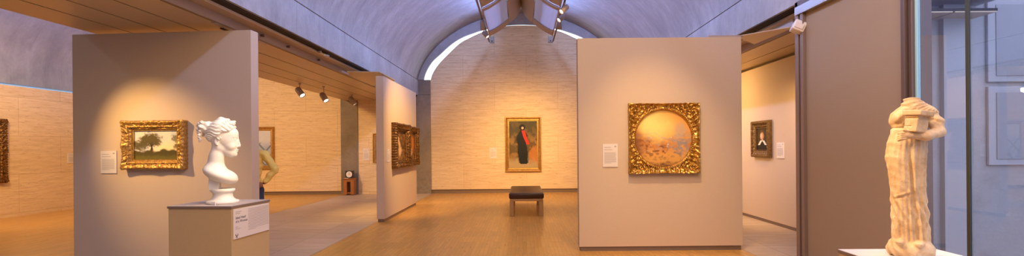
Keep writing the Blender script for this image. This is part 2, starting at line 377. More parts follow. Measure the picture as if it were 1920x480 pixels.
def vault(xc, hw, z0, ya, yb, slot, sy0, sy1):
    p = cyc(96, hw, z0); nY = [ya, sy0, sy1, yb]; V = []; F = []
    for y in nY:
        for x, z in p: V.append((xc + x, y, z))
    m = len(p)
    for j in range(3):
        for i in range(m - 1):
            if j == 1 and abs((p[i][0] + p[i + 1][0]) / 2) < slot: continue
            F.append((j * m + i, j * m + i + 1, (j + 1) * m + i + 1, (j + 1) * m + i))
    o = link('ceiling', mesh('vault', V, F), CONC, None, True); md = o.modifiers.new('s', 'SOLIDIFY'); md.thickness = .12; md.offset = 1 
    struct(o); return o
vault(0, 3.44, ZS, Y0, YB, .45, Y0 + .5, 15.0)
vault(-9.12, 3.28, 3.73, Y0, YB, .3, Y0 + .5, 15.0)
# skylight domes over the slots
for xc, w, z in ((0, .62, 5.93), (-9.12, .45, 5.78)):
    a = [(xc + w * math.cos(R(t)), z + .35 * math.sin(R(t))) for t in range(0, 181, 12)]
    V = [(x, y, zz) for y in (Y0 + .4, 15.1) for x, zz in a]; m = len(a); F = [(i, i + 1, m + i + 1, m + i) for i in range(m - 1)]
    struct(link('window_2' if xc == 0 else 'window_3', mesh('dome', V, F), SKYG, None, True))
# edge beams (concrete); a dark recess line marks the joint with the vault
for sx in (-1, 1):
    o = MB().box(min(sx * 3.44, sx * 3.62), max(sx * 3.44, sx * 3.62), Y0, YB, 3.268, 3.768).build('ceiling', CONC); struct(o)
    struct(box('trim_2', min(sx * 3.452, sx * 3.72), max(sx * 3.452, sx * 3.72), Y0, YB, 3.767, 3.80, DARK))
sbox('ceiling', -5.95, -3.62, Y0, YB, 3.30, 3.73, CONC)
sbox('ceiling', 3.62, 5.95, 6.04, YB, 3.30, 3.73, CONC)
sbox('trim_3', -12.6, -12.4, Y0, YB, 3.17, 3.735, CONC)
sbox('ceiling', -6.05, -5.87, Y0, YB, 3.26, 3.735, CONC)
# supply-air slots, aluminium channels and soffit panels along both aisles
for sx in (-1, 1):
    def sp(a, b): return (min(sx * a, sx * b), max(sx * a, sx * b))
    ya = Y0 if sx < 0 else 6.04      # on the right the aisle ends at the open court
    b = MB()
    for k in range(5): x = 3.49 + k * .03; b.box(*sp(x, x + .006), ya, YB, 3.25, 3.268)
    struct(b.build('trim_4', GRILL)); sbox('trim_4', *sp(3.48, 3.635), ya, YB, 3.266, 3.30, DARK)
    struct(MB().box(*sp(3.620, 3.636), ya, YB, 3.224, 3.27).build('trim_5', mat('pale_trim', (.72, .66, .62), .4)))
    struct(MB().box(*sp(3.636, 3.825), ya, YB, 3.232, 3.30).build('trim_5', SOFF))
    struct(MB().box(*sp(3.822, 3.83), ya, YB, 3.118, 3.235).build('trim_5', ALUM))
    xs = [3.834, 3.87, 4.36, 4.85, 5.33, 5.87]; b = MB()
    for i in range(5): b.box(*sp(xs[i] + .013, xs[i + 1] - .013), ya, YB, 3.12, 3.135)
    struct(b.build('ceiling', SOFF)); sbox('ceiling', *sp(3.834, 5.87), ya, YB, 3.1365, 3.17, DARK)
# concrete pillars at the ends of the beams
def pillar(x0, x1):
    struct(MB().box(x0, x1, YB - .03, YB + .35, 0, 3.285, .006).build('concrete_pillar', PILC))
    if x0 > -4 and x1 < 4: struct(MB().box(x0, x1, YB - .03, YB + .35, 3.295, 3.785, .006).build('concrete_pillar', PILC))
pillar(-6.03, -5.46); pillar(-3.60, -3.03); pillar(3.03, 3.6)
# side walls
sbox('wall_left', -12.0, -11.8, Y0, YB, 0, 3.04, TRAV)
sbox('wall_front', -12.5, 3.44, Y0 - .2, Y0, 0, 6.3, PANEL)
struct(box('window_4', -12.62, -12.6, Y0, YB, 3.0, 3.2, SLITG))
sbox('wall_left', -12.6, -12.0, Y0, YB, 2.7, 2.9, CONC)
sbox('wall_right', 4.757, 4.95, 6.7, YB, .06, 3.075, PANEL)
sbox('baseboard_right', 4.767, 4.93, 6.7, YB, 0, .06, BASEM)
sbox('wall_right', 5.87, 6.0, 6.6, 16.4, 0, 3.4, CONC)
# right side: fabric-faced pocket wall, posts, steel header, then glass to the court
sbox('wall_right', 3.445, 3.60, 4.386, 5.93, 0, 3.1, FABR)
struct(MB().box(3.40, 3.62, 6.03, 6.10, 0, 3.262, .004).box(3.40, 3.62, 5.93, 5.985, 0, 3.1, .004).build('trim_6', POSTM))
sbox('trim_7', 3.44, 3.6, 5.98, 6.03, 0, 3.2, BRONZE)
struct(MB().box(3.385, 3.60, 4.2, 6.075, 3.1, 3.2, .003).build('trim_8', ALU))
sbox('trim_8', 3.40, 3.6, 4.2, 6.09, 3.2, 3.268, BRONZE)
struct(MB().box(3.39, 3.60, 4.345, 4.386, 0, 3.1, .003).box(3.42, 3.60, 4.30, 4.338, 0, 3.268, .003).build('trim_9', BRONZE))
sbox('wall_right', 3.6, 3.8, 6.04, 6.45, 0, 3.3, CONC)
CY = mat('green_glass_edge', (.45, .78, .80), .25, 0, .6)
sbox('trim_10', 3.45, 3.475, 4.275, 4.30, 0, 3.268, CY)
sbox('window_5', 3.455, 3.465, 3.815, 4.275, .02, 3.26, GLASS)
sbox('window_6', 3.455, 3.465, Y0, 3.787, .02, 3.26, GLASS)
GJ = mat('dark_green_glass_joint', (.05, .055, .03), .4)
sbox('trim_11', 3.452, 3.468, 3.787, 3.815, 0, 3.26, GJ)
# the court beyond the glass
COURT = conc('court_stone', (.33, .33, .34), (.38, .38, .39), (.44, .44, .45))
COURTP = mat('court_window_frame', (.42, .42, .44), .7)
COURTD = mat('court_pane', (.32, .32, .34), .6)
sbox('floor', 5.95, 14, Y0, 9, -.12, -.02, COURT)
sbox('wall_court', 3.72, 13, 6.4, 6.60, -.1, 5.2, COURT)
# framed blind windows of the court wall
for (x0, x1, z0, z1) in ((6.05, 7.4, 2.30, 3.38), (6.05, 7.4, 1.22, 2.24)):
    struct(MB().box(x0, x1, 6.36, 6.40, z0, z1, .008).build('window_7', COURTP)); sbox('window_7', x0 + .1, x1 - .1, 6.35, 6.37, z0 + .08, z1 - .08, COURTD)
struct(MB().box(5.45, 5.75, 6.33, 6.40, 0, 5.2).box(7.6, 7.9, 6.33, 6.4, 0, 5.2).build('trim_12', COURTP))
sbox('wall_court', 13, 13.2, Y0, 6.6, -.1, 5.2, COURT)

# ------------------------------------------------------------------ pictures
def vnoise(x, y, seed=0):
    xi = np.floor(x).astype(int); yi = np.floor(y).astype(int); fx = x - xi; fy = y - yi; fx = fx * fx * (3 - 2 * fx); fy = fy * fy * (3 - 2 * fy)
    def h(a, b): 
        n = (a * 374761393 + b * 668265263 + seed * 69069) & 0x7fffffff; n = ((n ^ (n >> 13)) * 1274126177) & 0x7fffffff; return ((n ^ (n >> 16)) & 65535) / 65535
    return (h(xi, yi) * (1 - fx) + h(xi + 1, yi) * fx) * (1 - fy) + (h(xi, yi + 1) * (1 - fx) + h(xi + 1, yi + 1) * fx) * fy
def fbm(x, y, s=0, o=5):
    r = 0; a = .5
    for i in range(o): r = r + a * vnoise(x * 2**i, y * 2**i, s + i); a *= .5
    return r
def lay(c, col, m): m = np.clip(m, 0, 1)[..., None]; return c * (1 - m) + np.array(col) * m
def sst(a, b, x): t = np.clip((x - a) / (b - a), 0, 1); return t * t * (3 - 2 * t)
def art_landscape(u, v):       # warm evening meadow with dark trees
    n = fbm(u * 9, v * 9, 1); n2 = fbm(u * 28, v * 28, 2)
    c = np.ones(u.shape + (3,)) * np.array((.56, .60, .60)); c = lay(c, (1.0, .76, .36), sst(.85, .35, v) * sst(.25, .65, u)); c = lay(c, (.86, .74, .52), sst(.3, .6, n) * .5)
    for cx, cy, r, k in ((.40, .68, .25, 1), (.28, .62, .20, .9), (.52, .60, .13, .8), (.95, .72, .13, .8), (.97, .45, .11, .9), (.06, .50, .15, .9), (.18, .48, .18, .9)):
        d = np.hypot((u - cx) * 1.1, v - cy) / r; c = lay(c, (.11, .085, .03), sst(1.15, .55, d + (n2 - .5) * 1.1) * k)
    c = lay(c, (.05, .04, .02), sst(.035, .015, np.abs(u - .40 - (n - .5) * .06)) * sst(.62, .5, v) * sst(.2, .3, v))
    c = lay(c, (.09, .07, .02), sst(.36, .28, v + (n - .5) * .18)); c = lay(c, (.16, .14, .03), sst(.2, .08, v + (n2 - .5) * .1) * .8)
    return lay(c, (.45, .10, .04), sst(.016, .008, np.hypot(u - .43, (v - .33) * .6)))
def art_glow(u, v):            # swirling golden haze over red-brown ground
    wx = u + (fbm(u * 3, v * 3, 3) - .5) * .22; wy = v + (fbm(u * 3, v * 3, 9) - .5) * .2
    n = fbm(wx * 6, wy * 12, 4); n2 = fbm(wx * 22, wy * 30, 5)
    c = np.ones(u.shape + (3,)) * np.array((.72, .36, .08)); c = lay(c, (1, .74, .22), sst(.46, .08, np.hypot(wx - .33, (wy - .68) * 1.1)))
    c = lay(c, (.50, .17, .04), sst(.24, .0, np.abs(wy - .42 + .1 * (wx - .5))) * .8 * sst(.2, .7, n)); c = lay(c, (.24, .07, .02), sst(.16, .0, np.abs(wy - .36 + .2 * (wx - .5))) * sst(.45, .7, n2) * .9); c = lay(c, (.40, .36, .32), sst(.45, .75, fbm(wx * 16, wy * 30, 77)) * sst(.25, .05, np.abs(wy - .46)) * .6); c = lay(c, (.20, .07, .02), sst(.5, .7, n2) * sst(.52, .36, wy) * .7)
    c = lay(c, (.85, .76, .62), sst(.58, .68, n2) * sst(.2, .05, np.hypot(wx - .68, wy - .42)) * .9); c = lay(c, (.55, .40, .26), sst(.12, .04, np.hypot(wx - .74, (wy - .62) * .6)) * .7)
    c = lay(c, (.30, .11, .02), sst(.30, .0, u) * sst(.75, .35, v) * .9); c = lay(c, (.30, .26, .24), sst(.30, .05, np.hypot(wx - .85, wy - .38)) * sst(.3, .6, n2)); c = lay(c, (.60, .32, .07), sst(.28, .1, wy) * .6); c = lay(c, (.12, .04, .01), sst(.1, .03, wy) * n2 * 1.4); c = lay(c, (.22, .09, .03), sst(.14, .02, u) * sst(.75, .4, v) * .9)
    return c
def art_lady(u, v):            # dark standing figure with a red sash on a brown hillside
    n = fbm(u * 7, v * 10, 6); n2 = fbm(u * 25, v * 35, 7)
    c = np.ones(u.shape + (3,)) * np.array((.12, .075, .025)); c = lay(c, (.28, .16, .05), sst(.45, .65, n)); c = lay(c, (.05, .05, .03), sst(.5, .85, v) * .7)
    c = lay(c, (.40, .30, .16), sst(.28, .12, v + (n - .5) * .3)); c = lay(c, (.50, .18, .04), sst(.22, .1, np.hypot(u - .88, v - .3) + (n2 - .5) * .2) * .8)
    w = np.interp(v, [.08, .12, .30, .50, .58, .70, .78, .82], [.08, .15, .17, .15, .19, .16, .08, .03]); cx = np.interp(v, [.1, .5, .8], [.52, .46, .47])
    c = lay(c, (.008, .010, .012), sst(1.25, .85, np.abs(u - cx) / w + (n2 - .5) * .5) * (v > .09) * (v < .83))
    c = lay(c, (.01, .008, .008), sst(1.05, .9, np.hypot((u - .47) / .11, (v - .86) / .065))); c = lay(c, (.75, .48, .32), sst(1.1, .6, np.hypot((u - .48) / .045, (v - .845) / .030)))
    cx = np.interp(v, [.52, .66, .79], [.66, .56, .50]); c = lay(c, (.62, .03, .02), sst(1.1, .9, np.abs(u - cx) / .055) * (v > .50) * (v < .795))
    return c
def art_blue(u, v):            # pale blue haze crossed by grey girders
    n = fbm(u * 8, v * 8, 8); c = np.ones(u.shape + (3,)) * np.array((.34, .42, .66)); c = lay(c, (.66, .70, .78), sst(.5, .75, v) * .7 + n * .3)
    for k in (0, 1): c = lay(c, (.16, .2, .30), sst(.05, .02, np.abs(((u * 1.3 + (v if k else -v) * 1.1) % .45) - .22)) * sst(.7, .6, v))
    c = lay(c, (.07, .08, .13), sst(.5, .62, n) * sst(.45, .2, v)); return lay(c, (.85, .6, .3), sst(.07, .03, np.hypot(u - .62, (v - .70))))
def art_figure(s):
    def f(u, v):               # pale standing form in a dark brown interior
        n = fbm(u * 6, v * 9, 10 + s); n2 = fbm(u * 20, v * 26, 11 + s); c = np.ones(u.shape + (3,)) * np.array((.085, .045, .018)); c = lay(c, (.24, .11, .035), sst(.45, .7, n))
        if s: c = lay(c, (.55, .16, .03), sst(.4, .1, np.hypot(u - .65, (v - .6) * .8) + (n2 - .5) * .3) * .8)
        cx = .45 + .08 * np.sin(v * 5 + s); w = np.interp(v, [.12, .3, .6, .78, .82], [.1, .2, .11, .07, .02])
        return lay(c, (.72, .46, .25), sst(1.1, .2, np.abs(u - cx) / w + (n2 - .5) * 1.2) * sst(.08, .2, v) * sst(.86, .74, v) * .8)
    return f
def art_portrait(u, v):        # head and white collar on near-black brown
    n = fbm(u * 8, v * 8, 20); c = np.ones(u.shape + (3,)) * np.array((.035, .022, .010)); c = lay(c, (.075, .045, .018), n)
    c = lay(c, (.10, .045, .015), sst(1.1, .8, np.hypot((u - .47) / .20, (v - .72) / .20))); c = lay(c, (.52, .27, .13), sst(1.2, .6, np.hypot((u - .48) / .17, (v - .63) / .18) + (n - .5) * .6)); c = lay(c, (.74, .46, .27), sst(1.1, .3, np.hypot((u - .42) / .13, (v - .64) / .15)))
    c = lay(c, (.55, .30, .16), sst(1.1, .8, np.abs(u - .5) / .08) * (v > .36) * (v < .52)); c = lay(c, (.012, .010, .012), (v < .40 - .5 * np.abs(u - .5) ** 1.3) * 1.0)
    for a in (-1, 1): c = lay(c, (.82, .74, .58), sst(1.1, .9, np.abs((u - .5) * a - (.48 - v) * 1.1 - .04) / .085) * (v > .24) * (v < .44))
    return c
def art_dim(u, v): n = fbm(u * 6, v * 6, 31); c = np.ones(u.shape + (3,)) * np.array((.12, .08, .04)); return lay(c, (.34, .25, .12), sst(.4, .7, n))
ARTM = mat('oil_paint', rough=.5, spec=.25, build=lambda nt, b: L(nt, (lambda a: (setattr(a, 'attribute_name', 'paint'), a.outputs['Color'])[1])(N(nt, 'ShaderNodeAttribute')), b.inputs['Base Color']))
def canvas(name, fn, w, h, zc, y, parent, nx=150, roundr=0):
    ny = max(8, int(nx * h / w)); us = np.linspace(0, 1, nx + 1); vs_ = np.linspace(0, 1, ny + 1); U, V = np.meshgrid(us, vs_)
    co = fn(U, V).reshape(-1, 3); v = [((a - .5) * w, y, zc + (b - .5) * h) for b in vs_ for a in us]; f = []
    for j in range(ny):
        for i in range(nx):
            if roundr and math.hypot(((i + .5) / nx - .5) * w, ((j + .5) / ny - .5) * h) > roundr: continue
            f.append((j * (nx + 1) + i, j * (nx + 1) + i + 1, (j + 1) * (nx + 1) + i + 1, (j + 1) * (nx + 1) + i))
    o = link(name, mesh(name, v, f), ARTM, parent); a = o.data.color_attributes.new('paint', 'FLOAT_COLOR', 'POINT')
    a.data.foreach_set('color', np.concatenate([co, np.ones((len(co), 1))], 1).astype(np.float32).ravel()); return o
def orn(p, q, style):     # relief of the carving, metres; p along the moulding, q across 0..1
    if style == 'plain': return 0
    s = .5 + .5 * math.sin(p * 2 * math.pi / .11) * math.cos(q * 7); v = mn.noise(Vector((p * 38, q * 4.5, 1.7))); w = mn.noise(Vector((p * 80, q * 10, 5.1)))
    e = math.sin(math.pi * min(max(q, 0), 1))
    return (.55 * s + .8 * v + .45 * abs(w)) * e
def rect_frame(parent, w, h, fw, dep, style, m, zc, back=.012, amp=.02, scal=.0, prof=None):
    prof = prof or [(0, 0), (.0, .55), (.06, .9), (.2, 1.0), (.38, .8), (.52, .72), (.7, .78), (.8, .5), (.92, .55), (1, .3), (1, 0)]
    V = []; F = []; per = []
    cs = [(-w / 2, -h / 2), (w / 2, -h / 2), (w / 2, h / 2), (-w / 2, h / 2)]
    st = .007 if style != 'plain' else .2; dist = 0
    for i in range(4):
        a, b = cs[i], cs[(i + 1) % 4]; Ls = math.dist(a, b); n = max(2, int(Ls / st))
        for k in range(n): t = k / n; per.append(((a[0] + (b[0] - a[0]) * t), (a[1] + (b[1] - a[1]) * t), i, t, Ls, t * Ls))
    ip = []
    if style != 'plain':
        pr = []; 
        for j in range(len(prof) - 1):
            nn = max(1, int(abs(prof[j + 1][0] - prof[j][0]) / .035))
            for k in range(nn): t = k / nn; pr.append((prof[j][0] + (prof[j + 1][0] - prof[j][0]) * t, prof[j][1] + (prof[j + 1][1] - prof[j][1]) * t))
        prof = pr + [prof[-1]]
    for (x, z, i, t, Ls, s) in per:
        # inward mitred position
        di = [(0, 1), (-1, 0), (0, -1), (1, 0)][i]; tx = [(1, 0), (0, 1), (-1, 0), (0, -1)][i]
        mt = 1 - 2 * t      # slide along the side so that corners mitre
        out = scal * (.5 + .5 * math.sin(s * 2 * math.pi / .055)) if scal else 0
        cent = 0
        for (q, hh) in prof:
            off = fw * q; px = x + di[0] * off + tx[0] * mt * off; pz = z + di[1] * off + tx[1] * mt * off
            e = orn(s, q, style) * amp if 0 < hh else 0
            if q < .25: px -= di[0] * out; pz -= di[1] * out
            if style == 'ornate' and 0 < q < .8:      # heavier cartouches at corners and centres
                cr = max(0, 1 - min(s, Ls - s) / .14) + .8 * max(0, 1 - abs(s - Ls / 2) / .09); e += cr * .012; 
                if q < .25: px -= di[0] * cr * .012; pz -= di[1] * cr * .012
            V.append((px, -(dep * hh + e) if hh else -.001 if q == 0 else -.008, zc + pz))
    m_ = len(prof); n = len(per)
    for i in range(n):
        for j in range(m_ - 1): F.append((i * m_ + j, ((i + 1) % n) * m_ + j, ((i + 1) % n) * m_ + j + 1, i * m_ + j + 1))
    return link('frame', mesh('frame', V, F), m, parent, style != 'plain')
def picture(label, cat, loc, rz, w, h, fw, dep, style, m, fn, group=None, amp=.02, scal=0, prof=None, liner=None, cname='canvas'):
    t = thing('framed_painting', label, cat, loc, rz, group)
    rect_frame(t, w, h, fw, dep, style, m, 0, amp=amp, scal=scal, prof=prof)
    iw, ih = w - 2 * fw, h - 2 * fw
    canvas(cname, fn, iw + .004, ih + .004, 0, -.012, t, nx=140 if w > .6 else 90)
    if liner:
        lw = .012; b = MB(); y0, y1 = -.03, -.010
        b.box(-iw / 2, iw / 2, y0, y1, -ih / 2, -ih / 2 + lw); b.box(-iw / 2, iw / 2, y0, y1, ih / 2 - lw, ih / 2); b.box(-iw / 2, -iw / 2 + lw, y0, y1, -ih / 2 + lw, ih / 2 - lw); b.box(iw / 2 - lw, iw / 2, y0, y1, -ih / 2 + lw, ih / 2 - lw); b.build('liner', liner, t)
    return t
PA = math.atan2(6.326 - 6.50, -3.486 + 5.95)      # the left display panel stands slightly turned
def onp(x): return 6.50 + (x + 5.95) * math.tan(PA)
picture('ornate gilt-framed evening landscape with dark trees on the turned left panel', 'painting', (-4.775, onp(-4.775) - .002, 1.578), PA, .85, .625, .115, .085, 'ornate', GOLD, art_landscape, amp=.016, scal=.006, liner=GOLDB)
cprof = [(0, 0), (0, .6), (.1, 1), (.22, 1), (.3, .75), (.62, .45), (.78, .5), (.82, .25), (1, .2), (1, 0)]
picture('tall gilt-framed painting of a dark figure with red sash behind the bench', 'painting', (.037, YB - .002, 1.61), 0, 1.20, 1.82, .12, .08, 'plain', GOLDP, art_lady, prof=cprof, liner=GOLDB)
picture('gilt-framed pale blue canvas half hidden behind the person in yellow', 'painting', (-9.0, YB - .002, 1.56), 0, 1.52, 1.42, .13, .08, 'plain', GOLDP, art_blue, prof=cprof)
picture('gold-framed picture on far wall peeking out behind the edge of the long display panel', 'painting', (-4.55, YB - .002, 1.54), 0, .84, .98, .11, .07, 'plain', GOLDP, art_dim, prof=cprof)
picture('nearer dark gilt carved frame of the pair on the long display panel', 'painting', (-2.823, 11.27, 1.575), R(90), 1.32, .99, .17, .12, 'ornate', GOLDD, art_figure(0), amp=.03, scal=.008)
picture('farther dark gilt carved frame of the pair, next to the concrete pillar', 'painting', (-2.823, 12.46, 1.568), R(90), 1.0, .96, .15, .11, 'ornate', GOLDD, art_figure(1), amp=.03, scal=.008)
picture('ornate gilt frame cut off by the left edge, on the far left stone wall', 'painting', (-11.798, 10.55, 1.53), R(90), 1.25, 1.42, .16, .09, 'ornate', GOLDD, art_dim, amp=.03, scal=.02)
dprof = [(0, 0), (0, .7), (.1, 1), (.35, .95), (.45, .7), (.7, .45), (.8, .5), (1, .25), (1, 0)]
picture('small dark-framed portrait with white collar on the right aisle wall', 'painting', (4.755, 9.69, 1.63), R(-90), .72, .72, .135, .08, 'carved', GOLDK, art_portrait, amp=.008, prof=dprof, liner=GOLDK)
# the square carved frame with a round opening
t = thing('framed_painting', 'square carved gold frame with a round glowing painting on the white right panel', 'painting', (2.028, 7.058, 1.617), 0)
V = []; F = []; nT = 720; ro, ri = .448, .402; HW = .497; rows_ = 34
for i in range(nT):
    th = 2 * math.pi * i / nT; c, s_ = math.cos(th), math.sin(th)
    k = HW / max(abs(c), abs(s_)); cor = max(0, 1 - abs((th % (math.pi / 2)) - math.pi / 4) / .62); mid = max(0, 1 - min(th % (math.pi / 2), math.pi / 2 - th % (math.pi / 2)) / .16)
    k2 = k * (1 + .012 * cor + .006 * math.sin(th * 44) * (1 - mid))
    V.append((c * ri, -.010, s_ * ri)); V.append((c * ri, -.022, s_ * ri))
    for j in range(rows_):
        q = j / (rows_ - 1); rr = ro - .035 + (k2 - ro + .035) * q; x, z = c * rr, s_ * rr
        hh = .045 + .03 * q - .022 * math.sin(math.pi * q)
        if q < .14: hh = .040 + .014 * math.sin(math.pi * q / .14) * (.6 + .4 * math.sin(th * 130))
        leaf = mn.noise(Vector((abs(x) * 30, abs(z) * 30, 3))) * .9 + .7 * abs(mn.noise(Vector((x * 55, z * 55, 8)))) + .55 * math.sin(95 * math.hypot(abs(x) - .40, abs(z) - .40) + 5 * math.atan2(abs(z) - .4, abs(x) - .4))
        if q > .14: hh += .026 * cor ** .6 * leaf * math.sin(math.pi * min(1, q * 1.05)) + .022 * mid * (1 if q < .95 else .3) + .006 * leaf
        if q > .9: hh += .010
        V.append((x, -max(hh, .02), z))
    V.append((c * k2, -.0015, s_ * k2))
M_ = rows_ + 3
for i in range(nT):
    for j in range(M_ - 1): F.append((i * M_ + j, i * M_ + j + 1, ((i + 1) % nT) * M_ + j + 1, ((i + 1) % nT) * M_ + j))
link('frame', mesh('frame', V, F), gold('burnished_carved_gilt', (.30, .14, .02), (.86, .52, .12), .3, .8, 30), t, True)
b = MB()
for i in range(96): th = 2 * math.pi * i / 96; b.ball((math.cos(th) * .432, -.050, math.sin(th) * .432), .0105, 1)
b.build('bead_ring', GOLDB, t, True)
canvas('canvas', art_glow, .84, .84, 0, -.012, t, nx=200, roundr=.415)

# ------------------------------------------------------------------ wall labels
def placard(label, loc, rz, w, h, lines=11):
    t = thing('wall_label', label, 'wall label', loc, rz); MB().box(-w / 2, w / 2, -.012, -.0005, -h / 2, h / 2, .001).build('card', PLACARD, t)
    b = MB(); x0 = -w * .40; z = h * .36; e = h * .022
    for wd in (.45, .0, .55): 
        if wd: b.box(x0, x0 + w * wd, -.0135, -.0118, z - e, z)
        z -= h * .05
    z -= h * .08
    for i in range(lines): b.box(x0, x0 + w * (.8 if i < lines - 1 else .5) * random.uniform(.93, 1), -.0135, -.0118, z - e * .7, z); z -= h * .045
    b.build('printed_lines', INK, t); b = MB(); b.box(w * .28, w * .40, -.0135, -.0118, h * .36, h * .42); b.build('catalogue_mark', INK, t); return t
placard('white label left of the gilt landscape on the turned left panel', (-5.44, onp(-5.44) - .001, 1.358), PA, .222, .295)
placard('white label left of the square frame with the round painting', (1.265, 7.059, 1.378), 0, .216, .33)
placard('white label left of the tall painting on the far stone wall', (-.967, YB - .001, 1.33), 0, .225, .36)
placard('white label on stone between the near pillar and the long panel', (-5.19, YB - .001, 1.32), 0, .215, .40)
placard('white label at the near end of the long panel, left of the paired frames', (-2.824, 10.33, 1.36), R(90), .2, .27)
placard('white label right of the small dark-framed portrait', (4.756, 9.02, 1.41), R(-90), .26, .29)
placard('small label on the far left stone wall at the turned panel edge', (-11.799, 12.9, 1.33), R(90), .36, .26)

# ------------------------------------------------------------------ display panels
def display(label, loc, rz, x0, x1, th, h):
    t = thing('display_panel', label, 'display panel', loc, rz)
    MB().box(x0, x1, 0, th, .065, h, .004).build('panel', PANEL, t); MB().box(x0 + .02, x1 - .02, .02, th - .02, 0, .066).build('base', BASEM, t); return t
display('beige panel under the left ceiling, slightly turned, carrying the gilt landscape', (-5.95, 6.50, 0), PA, 0, 2.47, .157, 3.05)
display('broad beige panel at right carrying the round painting', (0, 7.06, 0), 0, .81, 3.165, .157, 3.068)
display('long narrow-ended panel at the left edge of the oak floor', (-2.825, 10.02, 0), R(90), 0, 3.09, .155, 2.99)
# hanger boards and rails that tie the panels to the channels
t = thing('panel_bracket', 'flat pale hanger board reaching over from the top of the broad right panel', 'bracket', (3.3, 7.0, 3.08))
MB().poly([(-.14, .05, 0), (.34, -.47, 0), (.36, -.30, 0), (.33, .65, 0), (-.10, .2, 0)], (0, 0, .012)).build('board', SOFF, t)
box('bracket_arm', -.6, -.11, .06, .2, -.012, .012, ALUM, t); box('end_bar', .30, .36, -.5, .05, .012, .10, ALUM, t)
t = thing('panel_bracket', 'flat pale hanger board over the near end of the long panel', 'bracket', (-3.3, 10.3, 3.02))
MB().poly([(.40, -.28, .05), (-.24, -.35, .05), (-.36, .2, .05), (-.40, 1.9, .05), (.40, 1.0, .05)], (0, 0, .012)).build('board', SOFF, t)
box('bracket_arm', -.42, -.36, -.3, 2.0, .062, .10, ALUM, t); box('support', .33, .37, .1, .4, -.03, .05, ALUM, t)
t = thing('ceiling_rail', 'mauve-grey aluminium rail block above the turned left panel', 'rail', (-3.9, 6.4, 3.12))
MB().box(-.02, .05, -.2, 1.1, -.012, .09, .003).build('rail', ALUM, t); MB().cyl((.051, -.12, .045), (.056, -.12, .045), .012).build('bolt', DARK, t)
MB().box(-.09, -.03, .1, .5, -.012, 0.0, .003).build('end_block', DARK, t)

# ------------------------------------------------------------------ bench
t = thing('bench', 'long backless bench with dark leather seat facing the tall painting', 'bench', (.085, 10.77, 0))
MB().box(-.385, .385, -.02, 2.05, .375, .505, .035).build('seat', LEATH, t, True)
MB().box(-.365, .365, .0, 2.03, .325, .376, .004).build('seat_frame', OAKL, t)
for x in (-.325, .325):
    for y in (.045, 1.985): MB().box(x - .045, x + .045, y - .045, y + .045, 0, .34, .004).build('leg', OAKL, t)

# ------------------------------------------------------------------ side stand with instrument against the pillar
t = thing('side_stand', 'small red-brown wooden stand against the concrete pillar', 'stand', (-5.655, 16.08, 0))
for x in (-.115, .115): MB().box(x - .055, x + .055, -.12, .12, .02, .53, .004).build('side_panel', STOOLW, t)
MB().box(-.19, .19, -.15, .15, .53, .55, .003).build('top', STOOLW, t)
box('top_rail', -.06, .06, -.118, -.10, .44, .52, STOOLW, t); box('foot_rail', -.06, .06, -.11, .11, .06, .09, STOOLW, t)
MB().box(-.06, .06, .09, .11, .05, .5).build('back_panel', PILC, t)
t = thing('chart_recorder', 'small black square instrument with round pale dial on the wooden stand', 'instrument', (-5.655, 16.08, .55))
MB().box(-.125, .125, -.06, .06, .01, .25, .006).build('case', mat('black_case', (.02, .02, .025), .4), t)
MB().cyl((0, -.060, .13), (0, -.066, .13), .098, seg=40).build('dial', WHITE, t); MB().cyl((0, -.066, .13), (0, -.071, .13), .012).box(-.003, .003, -.07, -.067, .13, .20).build('dial_hand', INKB, t)
MB().box(-.13, -.02, -.12, -.06, 0, .012).build('foot', WHITE, t)

# ------------------------------------------------------------------ pedestals
PR = R(-4.5)
t = thing('pedestal', 'tan square pedestal carrying the white marble bust', 'pedestal', (-2.584, 4.21, 0), PR)
MB().box(-.269, .269, -.255, .255, 0, 1.032, .003).build('body', PEDM, t)
cp = MB().box(-.275, .275, -.262, .262, 1.032, 1.05, .001).build('cap', CAPE, t); cp['label'] = 'dark-edged cap'
MB().box(-.274, .274, -.261, .261, 1.0501, 1.052, 0).build('top_sheet', CAPM, cp)
# printed sheet on the pedestal's right face
t = thing('pedestal_label', 'large printed label on the right face of the bust pedestal', 'label', (-2.584 + math.cos(PR) * .270, 4.21 + math.sin(PR) * .270, .905), PR + R(90))
MB().box(-.24, .24, -.007, -.0005, -.125, .118, .001).build('card', PLACARD, t)
def text(s, x, z, size, parent, m, y=-.0075):
    c = bpy.data.curves.new('lettering', 'FONT'); c.body = s; c.size = size; c.extrude = .0004; o = bpy.data.objects.new('lettering', c); COL.objects.link(o); c.materials.append(m)
    me = bpy.data.meshes.new_from_object(o); bpy.data.objects.remove(o); o = link('lettering', me, None)
    o.parent = parent; o.location = (x, y, z); o.rotation_euler = (R(90), 0, 0); return o
text('Ideal Head', -.218, .035, .030, t, INKB); text('of a Woman', -.218, .005, .030, t, INKB)
b = MB(); 
for k, wd in enumerate((.075, .06)): b.box(-.218, -.218 + wd, -.0085, -.0068, .092 - k * .014, .096 - k * .014)
for k, wd in enumerate((.03, .06)): b.box(-.218, -.218 + wd, -.0085, -.0068, -.032 - k * .014, -.028 - k * .014)
for k in range(15): b.box(-.055, .225 if k < 14 else .05, -.0085, -.0068, .098 - k * .0125, .101 - k * .0125)
b.build('printed_lines', INK, t)
bm = bmesh.new(); me = bpy.data.meshes.new('emblem')
V = []; F = []
for i in range(25):
    a = R(-200 + i * 220 / 24); 
    for r in (.010, .016):
        for y in (-.0085, -.0068): V.append((-.203 + r * math.cos(a), y, -.090 + r * math.sin(a)))
for i in range(24): q = i * 4; F += [(q, q + 2, q + 6, q + 4), (q, q + 4, q + 5, q + 1), (q + 2, q + 3, q + 7, q + 6)]
link('emblem', mesh('emblem', V, F), INKB, t); MB().box(-.214, -.192, -.0085, -.0068, -.115, -.111).build('emblem_bar', INKB, t)

